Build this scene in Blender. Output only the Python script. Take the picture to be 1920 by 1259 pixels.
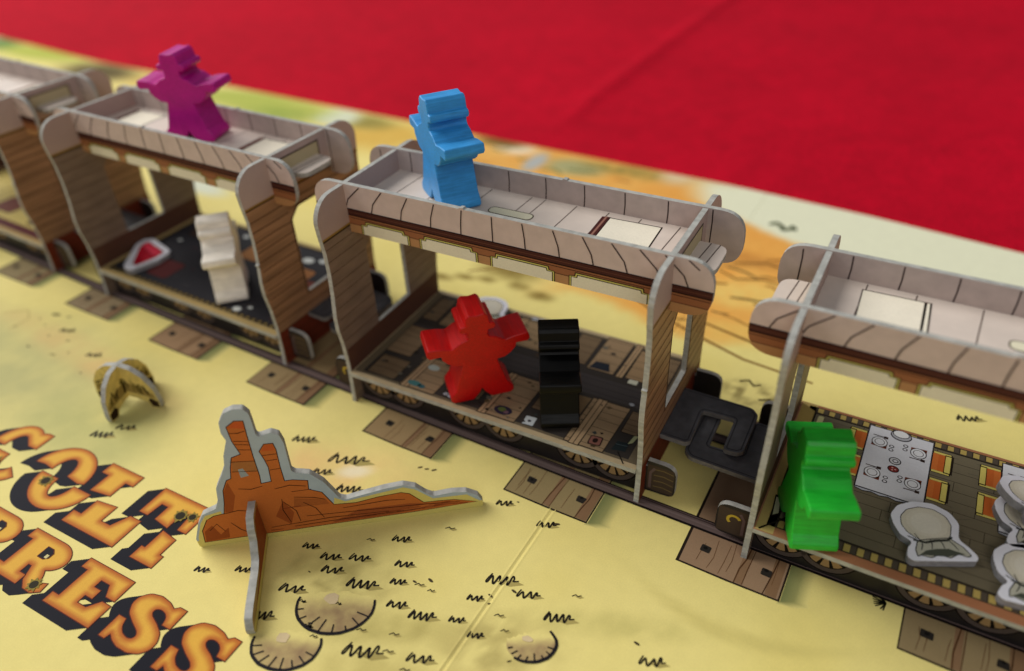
import bpy, bmesh, math, random
from mathutils import Vector, Matrix, noise
from mathutils.geometry import tessellate_polygon, delaunay_2d_cdt

# ------------------------------------------------------------------ scene, camera, light (all lengths below in mm, 1 mm = 0.001)
S = 0.001
sc = bpy.context.scene
for o in list(bpy.data.objects):
    bpy.data.objects.remove(o)
cd = bpy.data.cameras.new('camera'); cam = bpy.data.objects.new('camera', cd); sc.collection.objects.link(cam)
sc.camera = cam
cd.sensor_width = 36.0; cd.lens = 1447.0 / 1920 * 36
cd.clip_start = 0.005; cd.clip_end = 20.0
ca, cb, cc = 0.524, 0.936, -0.051
cam.matrix_world = Matrix.Translation(Vector((95.435, -171.047, 169.425)) * S) @ \
    (Matrix.Rotation(ca, 4, 'Z') @ Matrix.Rotation(cb, 4, 'X') @ Matrix.Rotation(cc, 4, 'Z'))
cd.dof.use_dof = True
cd.dof.focus_distance = 0.207
cd.dof.aperture_fstop = 6.2

w = bpy.data.worlds.new('World'); sc.world = w; w.use_nodes = True
bg = w.node_tree.nodes['Background']; bg.inputs[0].default_value = (0.88, 0.93, 1.0, 1); bg.inputs[1].default_value = 0.19

def area(name, loc, target, size, sizey, energy, col):
    l = bpy.data.lights.new(name, 'AREA'); l.shape = 'RECTANGLE'; l.size = size; l.size_y = sizey
    l.energy = energy; l.color = col
    o = bpy.data.objects.new(name, l); sc.collection.objects.link(o)
    o.location = loc
    o.rotation_euler = (Vector(target) - Vector(loc)).to_track_quat('-Z', 'Y').to_euler()
    return o
area('window_light', (-3.0, 0.25, 2.6), (0, 0, 0), 3.2, 2.5, 200, (1.0, 0.975, 0.94))
area('fill_light', (1.4, -2.2, 2.0), (0.03, 0, 0.02), 1.8, 1.4, 24, (1.0, 0.97, 0.93))  # soft fill added from camera right to brighten dining car and figure fronts

sc.view_settings.view_transform = 'Standard'; sc.view_settings.look = 'None'
sc.view_settings.exposure = -0.12; sc.view_settings.gamma = 1.0
sc.view_settings.use_curve_mapping = False
sc.render.engine = 'CYCLES'

# ------------------------------------------------------------------ helpers
COL = sc.collection
RND = random.Random(7)

def lin(c):
    return tuple((x / 255 / 12.92) if x / 255 <= 0.04045 else ((x / 255 + 0.055) / 1.055) ** 2.4 for x in c) + (1.0,)

def new_mat(name):
    m = bpy.data.materials.new(name); m.use_nodes = True
    nt = m.node_tree; b = nt.nodes['Principled BSDF']
    return m, nt, b

def N(nt, t, **kw):
    n = nt.nodes.new(t)
    for k, v in kw.items():
        if k.startswith('i_'):
            n.inputs[k[2:].replace('_', ' ')].default_value = v
        else:
            setattr(n, k, v)
    return n

def mix_mul(nt, a, fac_socket, lo, hi):
    """a * maprange(fac, lo..hi)"""
    mr = N(nt, 'ShaderNodeMapRange'); mr.inputs[3].default_value = lo; mr.inputs[4].default_value = hi
    mr.inputs[1].default_value = 0.3; mr.inputs[2].default_value = 0.7
    nt.links.new(fac_socket, mr.inputs[0])
    mx = N(nt, 'ShaderNodeMix', data_type='RGBA', blend_type='MULTIPLY'); mx.inputs[0].default_value = 1
    nt.links.new(a, mx.inputs[6]); nt.links.new(mr.outputs[0], mx.inputs[7])
    return mx.outputs[2]

def coords(nt, scale=(1, 1, 1)):
    tc = N(nt, 'ShaderNodeTexCoord'); mp = N(nt, 'ShaderNodeMapping'); mp.inputs['Scale'].default_value = scale
    nt.links.new(tc.outputs['Object'], mp.inputs[0])
    return mp.outputs[0]

def mat_plain(name, rgb, rough=0.5, nscale=900, var=0.10, stretch=(1, 1, 1), bump=0.0, spec=0.35):
    m, nt, b = new_mat(name)
    c = N(nt, 'ShaderNodeRGB'); c.outputs[0].default_value = lin(rgb)
    nz = N(nt, 'ShaderNodeTexNoise'); nz.inputs['Scale'].default_value = nscale; nz.inputs['Detail'].default_value = 4
    nt.links.new(coords(nt, stretch), nz.inputs[0])
    nt.links.new(mix_mul(nt, c.outputs[0], nz.outputs[0], 1 - var, 1 + var), b.inputs['Base Color'])
    b.inputs['Roughness'].default_value = rough; b.inputs['Specular IOR Level'].default_value = spec
    if bump:
        bp = N(nt, 'ShaderNodeBump'); bp.inputs['Strength'].default_value = bump; bp.inputs['Distance'].default_value = 0.0003
        nt.links.new(nz.outputs[0], bp.inputs['Height']); nt.links.new(bp.outputs[0], b.inputs['Normal'])
    return m

def mat_ink(name, rough=0.55):
    m, nt, b = new_mat(name)
    at = N(nt, 'ShaderNodeAttribute', attribute_name='ink')
    nz = N(nt, 'ShaderNodeTexNoise'); nz.inputs['Scale'].default_value = 260; nz.inputs['Detail'].default_value = 6
    nt.links.new(coords(nt), nz.inputs[0])
    o1 = mix_mul(nt, at.outputs['Color'], nz.outputs[0], 0.975, 1.02)
    nz2 = N(nt, 'ShaderNodeTexNoise'); nz2.inputs['Scale'].default_value = 2600; nz2.inputs['Detail'].default_value = 2
    nt.links.new(coords(nt), nz2.inputs[0])
    nt.links.new(mix_mul(nt, o1, nz2.outputs[0], 0.96, 1.04), b.inputs['Base Color'])
    b.inputs['Roughness'].default_value = rough; b.inputs['Specular IOR Level'].default_value = 0.06
    bp = N(nt, 'ShaderNodeBump'); bp.inputs['Strength'].default_value = 0.08; bp.inputs['Distance'].default_value = 0.0002
    nt.links.new(nz2.outputs[0], bp.inputs['Height']); nt.links.new(bp.outputs[0], b.inputs['Normal'])
    return m

INK = mat_ink('printed_ink')
EDGE = mat_plain('cardboard_edge', (170, 170, 164), 0.85, 420, 0.20, (1, 1, 2.2), 0.6, 0.12)
EDGE_W = mat_plain('token_edge', (150, 148, 150), 0.85, 700, 0.2, (1, 1, 3), 0.3, 0.15)
MAUVE = mat_plain('mauve_print', (200, 181, 175), 0.45, 300, 0.06)
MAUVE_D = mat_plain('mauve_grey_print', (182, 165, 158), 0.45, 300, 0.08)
ROOFC = mat_plain('roof_print', (214, 200, 188), 0.42, 120, 0.07)
WOODO = mat_plain('plank_print', (150, 114, 84), 0.45, 160, 0.28, (0.3, 0.25, 3.0))
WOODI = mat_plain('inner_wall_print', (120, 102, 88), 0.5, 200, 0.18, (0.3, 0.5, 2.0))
FLOORU = mat_plain('floor_underside', (70, 60, 52), 0.6, 300, 0.2)
BLACKP = mat_plain('black_print', (34, 30, 30), 0.5, 300, 0.25)
HOOKM = mat_plain('charcoal_print', (66, 66, 70), 0.55, 350, 0.25)
HOOKE = mat_plain('dark_cardboard_edge', (120, 116, 112), 0.8, 700, 0.2)
ROCKB = mat_plain('standee_print', (166, 182, 198), 0.42, 200, 0.05)

def wood_paint(name, rgb, rough=0.38):
    m, nt, b = new_mat(name)
    c = N(nt, 'ShaderNodeRGB'); c.outputs[0].default_value = lin(rgb)
    nz = N(nt, 'ShaderNodeTexNoise'); nz.inputs['Scale'].default_value = 1700; nz.inputs['Detail'].default_value = 6
    nt.links.new(coords(nt, (1.0, 0.09, 1.0)), nz.inputs[0])
    nt.links.new(mix_mul(nt, c.outputs[0], nz.outputs[0], 0.82, 1.10), b.inputs['Base Color'])
    nb = N(nt, 'ShaderNodeTexNoise'); nb.inputs['Scale'].default_value = 190; nb.inputs['Detail'].default_value = 3
    nt.links.new(coords(nt), nb.inputs[0])
    nt.links.new(mix_mul(nt, mix_mul(nt, c.outputs[0], nz.outputs[0], 0.80, 1.10), nb.outputs[0], 0.88, 1.08), b.inputs['Base Color'])
    mr = N(nt, 'ShaderNodeMapRange'); mr.inputs[3].default_value = rough - 0.1; mr.inputs[4].default_value = rough + 0.18
    nt.links.new(nz.outputs[0], mr.inputs[0]); nt.links.new(mr.outputs[0], b.inputs['Roughness'])
    bp = N(nt, 'ShaderNodeBump'); bp.inputs['Strength'].default_value = 0.4; bp.inputs['Distance'].default_value = 0.00012
    nt.links.new(nz.outputs[0], bp.inputs['Height']); nt.links.new(bp.outputs[0], b.inputs['Normal'])
    b.inputs['Specular IOR Level'].default_value = 0.35 if max(rgb) > 30 else 0.18
    return m

def link(o, parent=None):
    COL.objects.link(o)
    if parent: o.parent = parent
    return o

def tag(o, label=None, cat=None, group=None, kind=None):
    if label: o['label'] = label
    if cat: o['category'] = cat
    if group: o['group'] = group
    if kind: o['kind'] = kind
    return o

def empty(name, loc=(0, 0, 0), rz=0, rot=None):
    o = bpy.data.objects.new(name, None); o.empty_display_size = 0.01
    o.location = Vector(loc) * S
    o.rotation_euler = rot if rot else (0, 0, rz)
    return link(o)

def mesh(name, verts, faces, mats, fm=None, parent=None, smooth=None):
    me = bpy.data.meshes.new(name)
    me.from_pydata([Vector(v) * S for v in verts], [], faces)
    for m in mats: me.materials.append(m)
    if fm: me.polygons.foreach_set('material_index', fm)
    if smooth is not None:
        me.polygons.foreach_set('use_smooth', [True] * len(me.polygons))
        me.set_sharp_from_angle(angle=math.radians(smooth))
    me.update()
    return link(bpy.data.objects.new(name, me), parent)

def rounded(pts, r, n=5):
    """round the corners of a polygon; r is a number or a list per corner"""
    out = []; k = len(pts)
    for i in range(k):
        ri = r[i] if isinstance(r, (list, tuple)) else r
        p = Vector(pts[i]); a = Vector(pts[i - 1]); b = Vector(pts[(i + 1) % k])
        d1 = a - p; d2 = b - p; l1 = d1.length; l2 = d2.length
        if ri <= 0 or l1 < 1e-6 or l2 < 1e-6: out.append(tuple(p)); continue
        ang = d1.angle(d2)
        if ang > 3.05: out.append(tuple(p)); continue
        t = min(ri / math.tan(ang / 2), 0.48 * l1, 0.48 * l2)
        p1 = p + d1.normalized() * t; p2 = p + d2.normalized() * t
        for j in range(n + 1):
            s = j / n
            out.append(tuple((1 - s) ** 2 * p1 + 2 * s * (1 - s) * p + s * s * p2))
    return out

def area2(p):
    return sum(p[i - 1][0] * p[i][1] - p[i][0] * p[i - 1][1] for i in range(len(p)))

def plate(name, outline, frame, t, mats, parent=None, holes=()):
    """die-cut board: outline in (u,v), frame(u,v,w)->xyz, w from -t/2 to t/2; mats = front(+w), back(-w), edge"""
    loops = [list(outline)] + [list(h) for h in holes]
    if area2(loops[0]) < 0: loops[0].reverse()
    for h in loops[1:]:
        if area2(h) > 0: h.reverse()
    flat = [p for l in loops for p in l]
    tri = tessellate_polygon([[Vector((p[0], p[1], 0)) for p in l] for l in loops])
    n = len(flat); V = [frame(p[0], p[1], t / 2) for p in flat] + [frame(p[0], p[1], -t / 2) for p in flat]
    F = []; M = []
    for a, b, c in tri:
        A, B, C_ = flat[a], flat[b], flat[c]
        if (B[0] - A[0]) * (C_[1] - A[1]) - (B[1] - A[1]) * (C_[0] - A[0]) < 0: b, c = c, b
        F.append((a, b, c)); M.append(0); F.append((a + n, c + n, b + n)); M.append(1)
    s = 0
    for l in loops:
        k = len(l)
        for i in range(k):
            j = (i + 1) % k
            F.append((s + i, s + i + n, s + j + n, s + j)); M.append(2)
        s += k
    return mesh(name, V, F, mats, M, parent)

class Print:
    """flat print: filled shapes and pen strokes, a few hundredths of a mm above the card"""
    def __init__(self, frame, base=0.03, step=0.02):
        self.f = frame; self.b = base; self.s = step; self.V = []; self.F = []; self.C = []; self.k = 0
    def layer(self, k): self.k = k; return self
    def poly(self, pts, rgb, cols=None):
        if len(pts) < 3: return
        h = self.b + self.k * self.s
        pts = list(pts)
        if area2(pts) < 0: pts.reverse()
        i0 = len(self.V)
        self.V += [self.f(p[0], p[1], h) for p in pts]
        self.F.append(tuple(range(i0, i0 + len(pts)))); self.C.append(rgb)
    def quad(self, pts, cols):
        i0 = len(self.V); h = self.b + self.k * self.s
        if area2(pts) < 0: pts = pts[::-1]; cols = cols[::-1]
        self.V += [self.f(p[0], p[1], h) for p in pts]; self.F.append(tuple(range(i0, i0 + len(pts)))); self.C.append([lin(c) for c in cols])
    def rect(self, x0, y0, x1, y1, rgb): self.poly([(x0, y0), (x1, y0), (x1, y1), (x0, y1)], rgb)
    def ell(self, cx, cy, rx, ry, rgb, n=20, a0=0, rot=0):
        self.poly([(cx + rx * math.cos(t) * math.cos(rot) - ry * math.sin(t) * math.sin(rot),
                    cy + rx * math.cos(t) * math.sin(rot) + ry * math.sin(t) * math.cos(rot))
                   for t in (a0 + 2 * math.pi * i / n for i in range(n))], rgb)
    def stroke(self, pts, wd, rgb, taper=False, closed=False):
        h = self.b + self.k * self.s
        P = [Vector((p[0], p[1])) for p in pts]
        if closed: P = P + [P[0]]
        n = len(P); L = []
        for i in range(n):
            a = P[max(i - 1, 0)]; b = P[min(i + 1, n - 1)]
            if closed and i in (0, n - 1): a = P[-2]; b = P[1]
            d = b - a
            if d.length < 1e-9: d = Vector((1, 0))
            d.normalize(); nn = Vector((-d.y, d.x))
            ww = wd / 2
            if taper: ww *= 0.5 + 0.5 * math.sin(math.pi * (0.12 + 0.76 * i / max(n - 1, 1)))
            L.append((P[i] + nn * ww, P[i] - nn * ww))
        i0 = len(self.V)
        for a, b in L: self.V += [self.f(a.x, a.y, h), self.f(b.x, b.y, h)]
        for i in range(n - 1):
            self.F.append((i0 + 2 * i, i0 + 2 * i + 1, i0 + 2 * i + 3, i0 + 2 * i + 2)); self.C.append(rgb)
    def grad(self, shape, colfn):
        h = self.b + self.k * self.s
        if area2(shape) < 0: shape = shape[::-1]
        n = len(shape); seg = [(Vector(shape[i - 1]), Vector(shape[i])) for i in range(n)]
        def dist(p):
            m = 1e9
            for a, b in seg:
                ab = b - a; q = ab.length_squared
                t = 0 if q < 1e-12 else max(0, min(1, (p - a).dot(ab) / q)); m = min(m, (p - a - ab * t).length)
            return m
        def inside(p):
            c = False
            for a, b in seg:
                if (a.y > p.y) != (b.y > p.y) and p.x < (b.x - a.x) * (p.y - a.y) / (b.y - a.y) + a.x: c = not c
            return c
        pts = [Vector(p) for p in shape]
        x0 = min(p.x for p in pts); x1 = max(p.x for p in pts); y0 = min(p.y for p in pts); y1 = max(p.y for p in pts); g = .62
        extra = []
        for j in range(int((y1 - y0) / g) + 1):
            for i in range(int((x1 - x0) / g) + 1):
                p = Vector((x0 + (i + .5 * (j % 2)) * g, y0 + j * g))
                if inside(p):
                    d = dist(p)
                    if d > .22: extra.append((p, d))
        res = delaunay_2d_cdt(pts + [e[0] for e in extra], [(i, (i + 1) % n) for i in range(n)], [], 1, 1e-5)
        i0 = len(self.V); vs = res[0]
        cols = []
        for v in vs:
            d = dist(v); cols.append(lin(colfn(d, v)))
            self.V.append(self.f(v.x, v.y, h))
        for f in res[2]:
            self.F.append(tuple(i0 + i for i in f)); self.C.append([cols[i] for i in f])
    def build(self, name, parent):
        me = bpy.data.meshes.new(name)
        me.from_pydata([Vector(v) * S for v in self.V], [], self.F)
        me.materials.append(INK)
        at = me.color_attributes.new('ink', 'FLOAT_COLOR', 'CORNER')
        buf = []
        for f, c in zip(self.F, self.C):
            if isinstance(c, list): buf += [q for cc_ in c for q in cc_]
            else: buf += list(lin(c)) * len(f)
        at.data.foreach_set('color', buf)
        me.update()
        return link(bpy.data.objects.new(name, me), parent)

def clip(poly, a, b, c):
    """keep a*x+b*y<=c"""
    out = []
    for i in range(len(poly)):
        p, q = poly[i - 1], poly[i]
        dp = a * p[0] + b * p[1] - c; dq = a * q[0] + b * q[1] - c
        if (dp <= 0) != (dq <= 0):
            t = dp / (dp - dq); out.append((p[0] + t * (q[0] - p[0]), p[1] + t * (q[1] - p[1])))
        if dq <= 0: out.append(q)
    return out
def band(poly, z0, z1): return clip(clip(poly, 0, 1, z1), 0, -1, -z0)
def box2(poly, x0, y0, x1, y1): return clip(clip(band(poly, y0, y1), 1, 0, x1), -1, 0, -x0)
def inset(poly, d):
    if area2(poly) < 0: poly = poly[::-1]
    out = []; n = len(poly)
    for i in range(n):
        p = Vector(poly[i]); a = (p - Vector(poly[i - 1])); b = (Vector(poly[(i + 1) % n]) - p)
        if a.length < 1e-6 or b.length < 1e-6: out.append(tuple(p)); continue
        a.normalize(); b.normalize()
        n1 = Vector((-a.y, a.x)); n2 = Vector((-b.y, b.x)); m = n1 + n2
        if m.length < 1e-3: m = n1
        m.normalize(); k = d / max(0.45, m.dot(n1)); out.append(tuple(p + m * k))
    return out

def jitter(pts, a): return [(p[0] + RND.uniform(-a, a), p[1] + RND.uniform(-a, a)) for p in pts]
def arc(cx, cy, rx, ry, a0, a1, n=14): return [(cx + rx * math.cos(math.radians(a0 + (a1 - a0) * i / n)), cy + ry * math.sin(math.radians(a0 + (a1 - a0) * i / n))) for i in range(n + 1)]

# ------------------------------------------------------------------ tablecloth
def build_cloth():
    xs = sorted([-1900 + 35 * i for i in range(76)] + [-94 + q for q in (-26, -18, -12, -8, -5, -2.5, 0, 2.5, 5, 8, 12, 18, 26)]); ys = [-420 + 30 * i for i in range(60)]
    V = []
    for y in ys:
        for x in xs:
            z = -2.6
            if y > 190 or True:
                d = (x + 94) - 0.03 * (y - 270)          # a broad ironed-in fold running away from the camera
                far = max(0.0, min(1.0, (y - 215 + 0.09 * (x + 100)) / 60))
                z += far * (2.0 * math.exp(-(d / 6) ** 2) + 0.8 * math.exp(-(d / 20) ** 2) + 3.0 * noise.noise((x / 190, y / 150, 3)) + 0.8 * noise.noise((x / 70, y / 60, 8)))
            V.append((x, y, z))
    nx = len(xs); F = [(j * nx + i, j * nx + i + 1, (j + 1) * nx + i + 1, (j + 1) * nx + i) for j in range(len(ys) - 1) for i in range(nx - 1)]
    m, nt, b = new_mat('red_cloth')
    c = N(nt, 'ShaderNodeRGB'); c.outputs[0].default_value = lin((190, 2, 35))
    nz = N(nt, 'ShaderNodeTexNoise'); nz.inputs['Scale'].default_value = 9; nz.inputs['Detail'].default_value = 5
    nt.links.new(coords(nt), nz.inputs[0])
    nm = N(nt, 'ShaderNodeTexNoise'); nm.inputs['Scale'].default_value = 70; nm.inputs['Detail'].default_value = 6; nm.inputs['Roughness'].default_value = 0.75
    nt.links.new(coords(nt), nm.inputs[0])
    o1 = mix_mul(nt, mix_mul(nt, c.outputs[0], nz.outputs[0], 0.88, 1.08), nm.outputs[0], 0.84, 1.12)
    nz2 = N(nt, 'ShaderNodeTexNoise'); nz2.inputs['Scale'].default_value = 750; nz2.inputs['Detail'].default_value = 3
    nt.links.new(coords(nt), nz2.inputs[0])
    nt.links.new(mix_mul(nt, o1, nz2.outputs[0], 0.70, 1.18), b.inputs['Base Color'])
    b.inputs['Roughness'].default_value = 0.95; b.inputs['Specular IOR Level'].default_value = 0.1
    b.inputs['Sheen Weight'].default_value = 0.0; b.inputs['Sheen Roughness'].default_value = 0.5
    b.inputs['Sheen Tint'].default_value = (1, 0.4, 0.45, 1)
    bp = N(nt, 'ShaderNodeBump'); bp.inputs['Strength'].default_value = 0.5; bp.inputs['Distance'].default_value = 0.0004
    nt.links.new(nz2.outputs[0], bp.inputs['Height']); nt.links.new(bp.outputs[0], b.inputs['Normal'])
    o = mesh('tablecloth', V, F, [m], None, None, 60)
    tag(o, 'red woven tablecloth spread under the yellow game board', kind='structure')
build_cloth()

# ------------------------------------------------------------------ game board
def trk(x): return 0.87 - 0.0344 * x + 0.000064 * x * x      # the printed track bends slightly
EDGE_PTS = [(-900, 226), (-624, 222), (-475, 205), (-339, 200.6), (-206, 194.2), (-92, 188.1), (8, 183.2), (77, 176.3), (144, 166.2), (300, 150)]
def y_far(x):
    for (a, b), (c, d) in zip(EDGE_PTS, EDGE_PTS[1:]):
        if x <= c: return b + (d - b) * (x - a) / (c - a)
    return EDGE_PTS[-1][1]
def sstep(a, b, x):
    if a == b: return 1.0 if x > a else 0.0
    t = max(0.0, min(1.0, (x - a) / (b - a))); return t * t * (3 - 2 * t)
def blob(x, y, cx, cy, rx, ry, soft=0.5, rot=0.0):
    c, s = math.cos(rot), math.sin(rot); dx, dy = x - cx, y - cy
    u = (dx * c + dy * s) / rx; v = (-dx * s + dy * c) / ry
    return 1 - sstep(1 - soft, 1 + soft, math.sqrt(u * u + v * v))
def fbm(x, y, sc_, seed):
    return 0.6 * noise.noise((x / sc_, y / sc_, seed)) + 0.3 * noise.noise((x / sc_ * 2.1, y / sc_ * 2.1, seed + 5)) + 0.15 * noise.noise((x / sc_ * 4.3, y / sc_ * 4.3, seed + 9))
YEL = (233, 217, 136)
def board_colour(x, y):
    c = list(YEL)
    def to(col, k):
        for i in range(3): c[i] += (col[i] - c[i]) * k
    n1 = fbm(x, y, 60, 1); n2 = fbm(x, y, 14, 2); n3 = fbm(x, y, 5, 4)
    to((240, 224, 146), sstep(0.0, 0.5, n1) * 0.6); to((226, 207, 118), sstep(0.0, 0.5, -n1) * 0.5)
    # olive wash on the left
    k = blob(x, y, -190, -66, 72, 24, 0.7, 0.06) * (0.75 + 0.6 * n2); to((176, 172, 116), max(0, min(0.85, k)))
    k = blob(x, y, -120, -78, 26, 14, 0.7) * (0.7 + 0.5 * n2); to((178, 176, 112), max(0, min(0.7, k)))
    k = blob(x, y, -160, -50, 46, 6, 0.8, -0.1) * (0.4 + 0.8 * n2); to((226, 184, 118), max(0, min(0.6, k)))
    # peach washes under the grass, smudges by the mounds
    k = blob(x, y, -38, -56, 20, 9, 0.8, 0.4) * (0.5 + n2); to((240, 196, 130), max(0, min(0.7, k)))
    k = blob(x, y, -30, -53, 5, 2.5, 0.6, 0.5); to((244, 236, 206), k * 0.8)
    k = blob(x, y, -12, -86, 16, 8, 0.8, 0.4) * (0.3 + 1.6 * n3 + 0.4 * n2); to((184, 168, 100), max(0, min(0.7, k)))
    k = blob(x, y, 8, -93, 16, 3.4, 0.8, 0.45) * (0.5 + 0.8 * n3); to((178, 164, 94), max(0, min(0.7, k)))
    k = blob(x, y, 14, -102, 14, 4, 0.8, 0.4) * (0.5 + 0.8 * n3); to((196, 180, 106), max(0, min(0.6, k)))
    k = blob(x, y, 36, -84, 13, 8, 0.8, 0.4) * (0.45 + 1.5 * n3); to((180, 164, 98), max(0, min(0.75, k)))
    k = blob(x, y, 60, -66, 17, 3.2, 0.8, 0.35) * (0.5 + 0.8 * n3); to((196, 184, 110), max(0, min(0.6, k)))
    k = blob(x, y, 86, -56, 20, 1.7, 0.9, 0.05 + 0.010 * (x - 86)) * 0.8; to((206, 190, 112), max(0, min(0.6, k)))
    # scenery beyond the train
    if y > 20:
        lim = 57 + 10 * math.sin(x / 38) + 7 * math.sin(x / 13 + 2) + 6 * n2
        if x > -20: lim += -0.16 * (min(x, 70) + 20) + max(0, x - 70) * 0.42
        k = sstep(lim, lim + 10, y) * sstep(-36, 0, x) * (0.82 + 0.3 * n2); to((232, 160, 72), max(0, min(1, k)))
        k = sstep(118, 140, y + 0.06 * x) * sstep(-170, -100, x) * (0.85 + 0.3 * n2); to((228, 162, 78), max(0, min(1, k)))
        k = blob(x, y, 58, 92, 34, 10, 0.6, 0.2) * (0.7 + 0.6 * n3); to((238, 206, 116), max(0, min(0.8, k)))
        k = blob(x, y, 40, 118, 40, 5, 0.7, -0.1) * (0.6 + 0.8 * n3); to((196, 132, 62), max(0, min(0.7, k)))
        k = blob(x, y, 62, 66, 24, 7, 0.7, 0.2) * (0.7 + 0.5 * n3); to((236, 196, 104), max(0, min(0.8, k)))
        # pale sky corner
        b1 = 150 - 0.42 * (x - 30) if x < 75 else 131
        k = sstep(b1 - 4, b1 + 4, y + 4 * n2) * sstep(2, 26, x + 0.4 * (y - 150)); to((226, 226, 196), k)
        k = sstep(176, 184, y) * sstep(-60, 5, x) * (1 - sstep(8, 30, x)); to((206, 170, 110), k * 0.5)
        # browns, greens and whites towards the left
        k = blob(x, y, -60, 172, 16, 9, 0.5); to((166, 164, 118), k * 0.95)
        k = blob(x, y, -82, 170, 5, 12, 0.5); to((176, 178, 174), k)
        k = blob(x, y, -100, 182, 12, 7, 0.6); to((236, 222, 196), k * 0.9)
        k = blob(x, y, -112, 186, 14, 5, 0.6); to((124, 96, 48), k)
        k = blob(x, y, -32, 178, 24, 6, 0.7) * (0.7 + n3); to((150, 134, 70), max(0, min(0.9, k)))
        k = blob(x, y, -8, 182, 8, 9, 0.7); to((222, 202, 168), k * 0.8)
        k = blob(x, y, -180, 168, 34, 20, 0.7) * (0.9 + 0.5 * n2); to((218, 176, 82), max(0, min(0.9, k)))
        k = blob(x, y, -206, 182, 20, 9, 0.7) * (0.9 + 0.5 * n3); to((140, 130, 66), max(0, min(0.8, k)))
        k = blob(x, y, -226, 182, 16, 12, 0.4); to((216, 220, 192), k)
        k = blob(x, y, -290, 184, 54, 15, 0.35) * (0.95 + 0.3 * n2); to((178, 186, 86), max(0, min(1, k)))
        k = blob(x, y, -262, 172, 26, 10, 0.6) * (0.7 + n3); to((146, 164, 74), max(0, min(0.8, k)))
        k = blob(x, y, -385, 190, 34, 18, 0.6); to((214, 178, 92), k * 0.8)
        k = blob(x, y, -455, 188, 34, 16, 0.5); to((98, 84, 44), k)
        k = blob(x, y, -545, 204, 52, 14, 0.5); to((180, 186, 74), k)
        k = blob(x, y, -610, 210, 22, 16, 0.5); to((96, 130, 56), k)
        k = blob(x, y, -650, 214, 24, 20, 0.5); to((206, 206, 190), k)
        k = blob(x, y, -230, 76, 20, 7, 0.5, -0.2); to((218, 222, 200), k)
        k = blob(x, y, -190, 92, 60, 12, 0.8) * (0.6 + n2); to((236, 214, 120), max(0, min(0.8, k)))
        # dark painted smudges behind the middle car
        for bx, by, rx, ry in ((-42, 68, 12, 6), (-22, 56, 5, 2.6), (-33, 59, 4, 2.4), (-66, 52, 5, 2), (-57, 56, 4, 1.8), (-48, 58, 4, 1.6)):
            k = blob(x, y, bx, by, rx, ry, 0.8) * (0.75 + 0.5 * n3); to((120, 98, 44), max(0, min(0.8, k)))
        k = blob(x, y, 68, 33, 9, 5, 0.7) * (0.3 + 2.0 * n3); to((104, 90, 50), max(0, min(0.9, k)))
        for sx in (-2, 14, 32): # faint contour strokes of the mesa
            k = blob(x, y, sx + 12, 100 + 0.35 * sx, 22, 1.4, 0.8, 0.5); to((176, 124, 60), k * 0.5)
    return c

def build_board():
    gx = 30.1
    xs = [-880 + 16 * i for i in range(26)] + [-464 + 6 * i for i in range(36)] + [-248 + 2.5 * i for i in range(28)] \
        + [-178 + 1.3 * i for i in range(155)]
    xs = [x for x in xs if x < gx - 1.6] + [gx - 1.3, gx - 0.75, gx - 0.35, gx, gx + 0.35, gx + 0.75, gx + 1.3] + [gx + 1.8 + 1.3 * i for i in range(110)] + [180 + 10 * i for i in range(12)]
    ny = 235
    V = []; Cc = []
    for j in range(ny + 1):
        for x in xs:
            t = j / ny
            y1 = y_far(x)
            # finer rows near the camera
            y = -230 + (y1 + 230) * (0.78 * t + 0.22 * t * t)
            xx = x + (0.034 * (y + 38.7) if -200 < x < 200 else 0.034 * (y + 38.7) * max(0, 1 - (abs(x) - 200) / 60))
            d = x - gx
            z = 0.0
            if abs(d) < 1.2:
                z = -0.2 * max(0, 1 - abs(d) / 0.8) + 0.08 * math.exp(-((abs(d) - 0.75) / 0.3) ** 2)
            V.append((xx, y, z)); Cc.append(lin(board_colour(xx, y)))
    nx = len(xs)
    F = [(j * nx + i, j * nx + i + 1, (j + 1) * nx + i + 1, (j + 1) * nx + i) for j in range(ny) for i in range(nx - 1)]
    # thickness: skirt down to the cloth
    rim = [i for i in range(nx)] + [(j + 1) * nx - 1 for j in range(1, ny + 1)] + [ny * nx + i for i in range(nx - 2, -1, -1)] + [j * nx for j in range(ny - 1, 0, -1)]
    b0 = len(V); V += [(V[i][0], V[i][1], -2.2) for i in rim]; Cc += [lin((190, 190, 186))] * len(rim)
    fm = [0] * len(F); m = len(rim)
    for i in range(m):
        F.append((rim[(i + 1) % m], rim[i], b0 + i, b0 + (i + 1) % m)); fm.append(1)
    F.append(tuple(b0 + i for i in range(m))[::-1]); fm.append(1)
    root = empty('game_board')
    tag(root, 'yellow printed game board with desert scenery lying on the red cloth', 'game board')
    o = mesh('board_sheet', V, F, [INK, EDGE], fm, root)
    at = o.data.color_attributes.new('ink', 'FLOAT_COLOR', 'POINT')
    at.data.foreach_set('color', [q for c in Cc for q in c])
    return root
BOARD = build_board()
fr_board = lambda u, v, h: (u, v, h)

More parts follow.
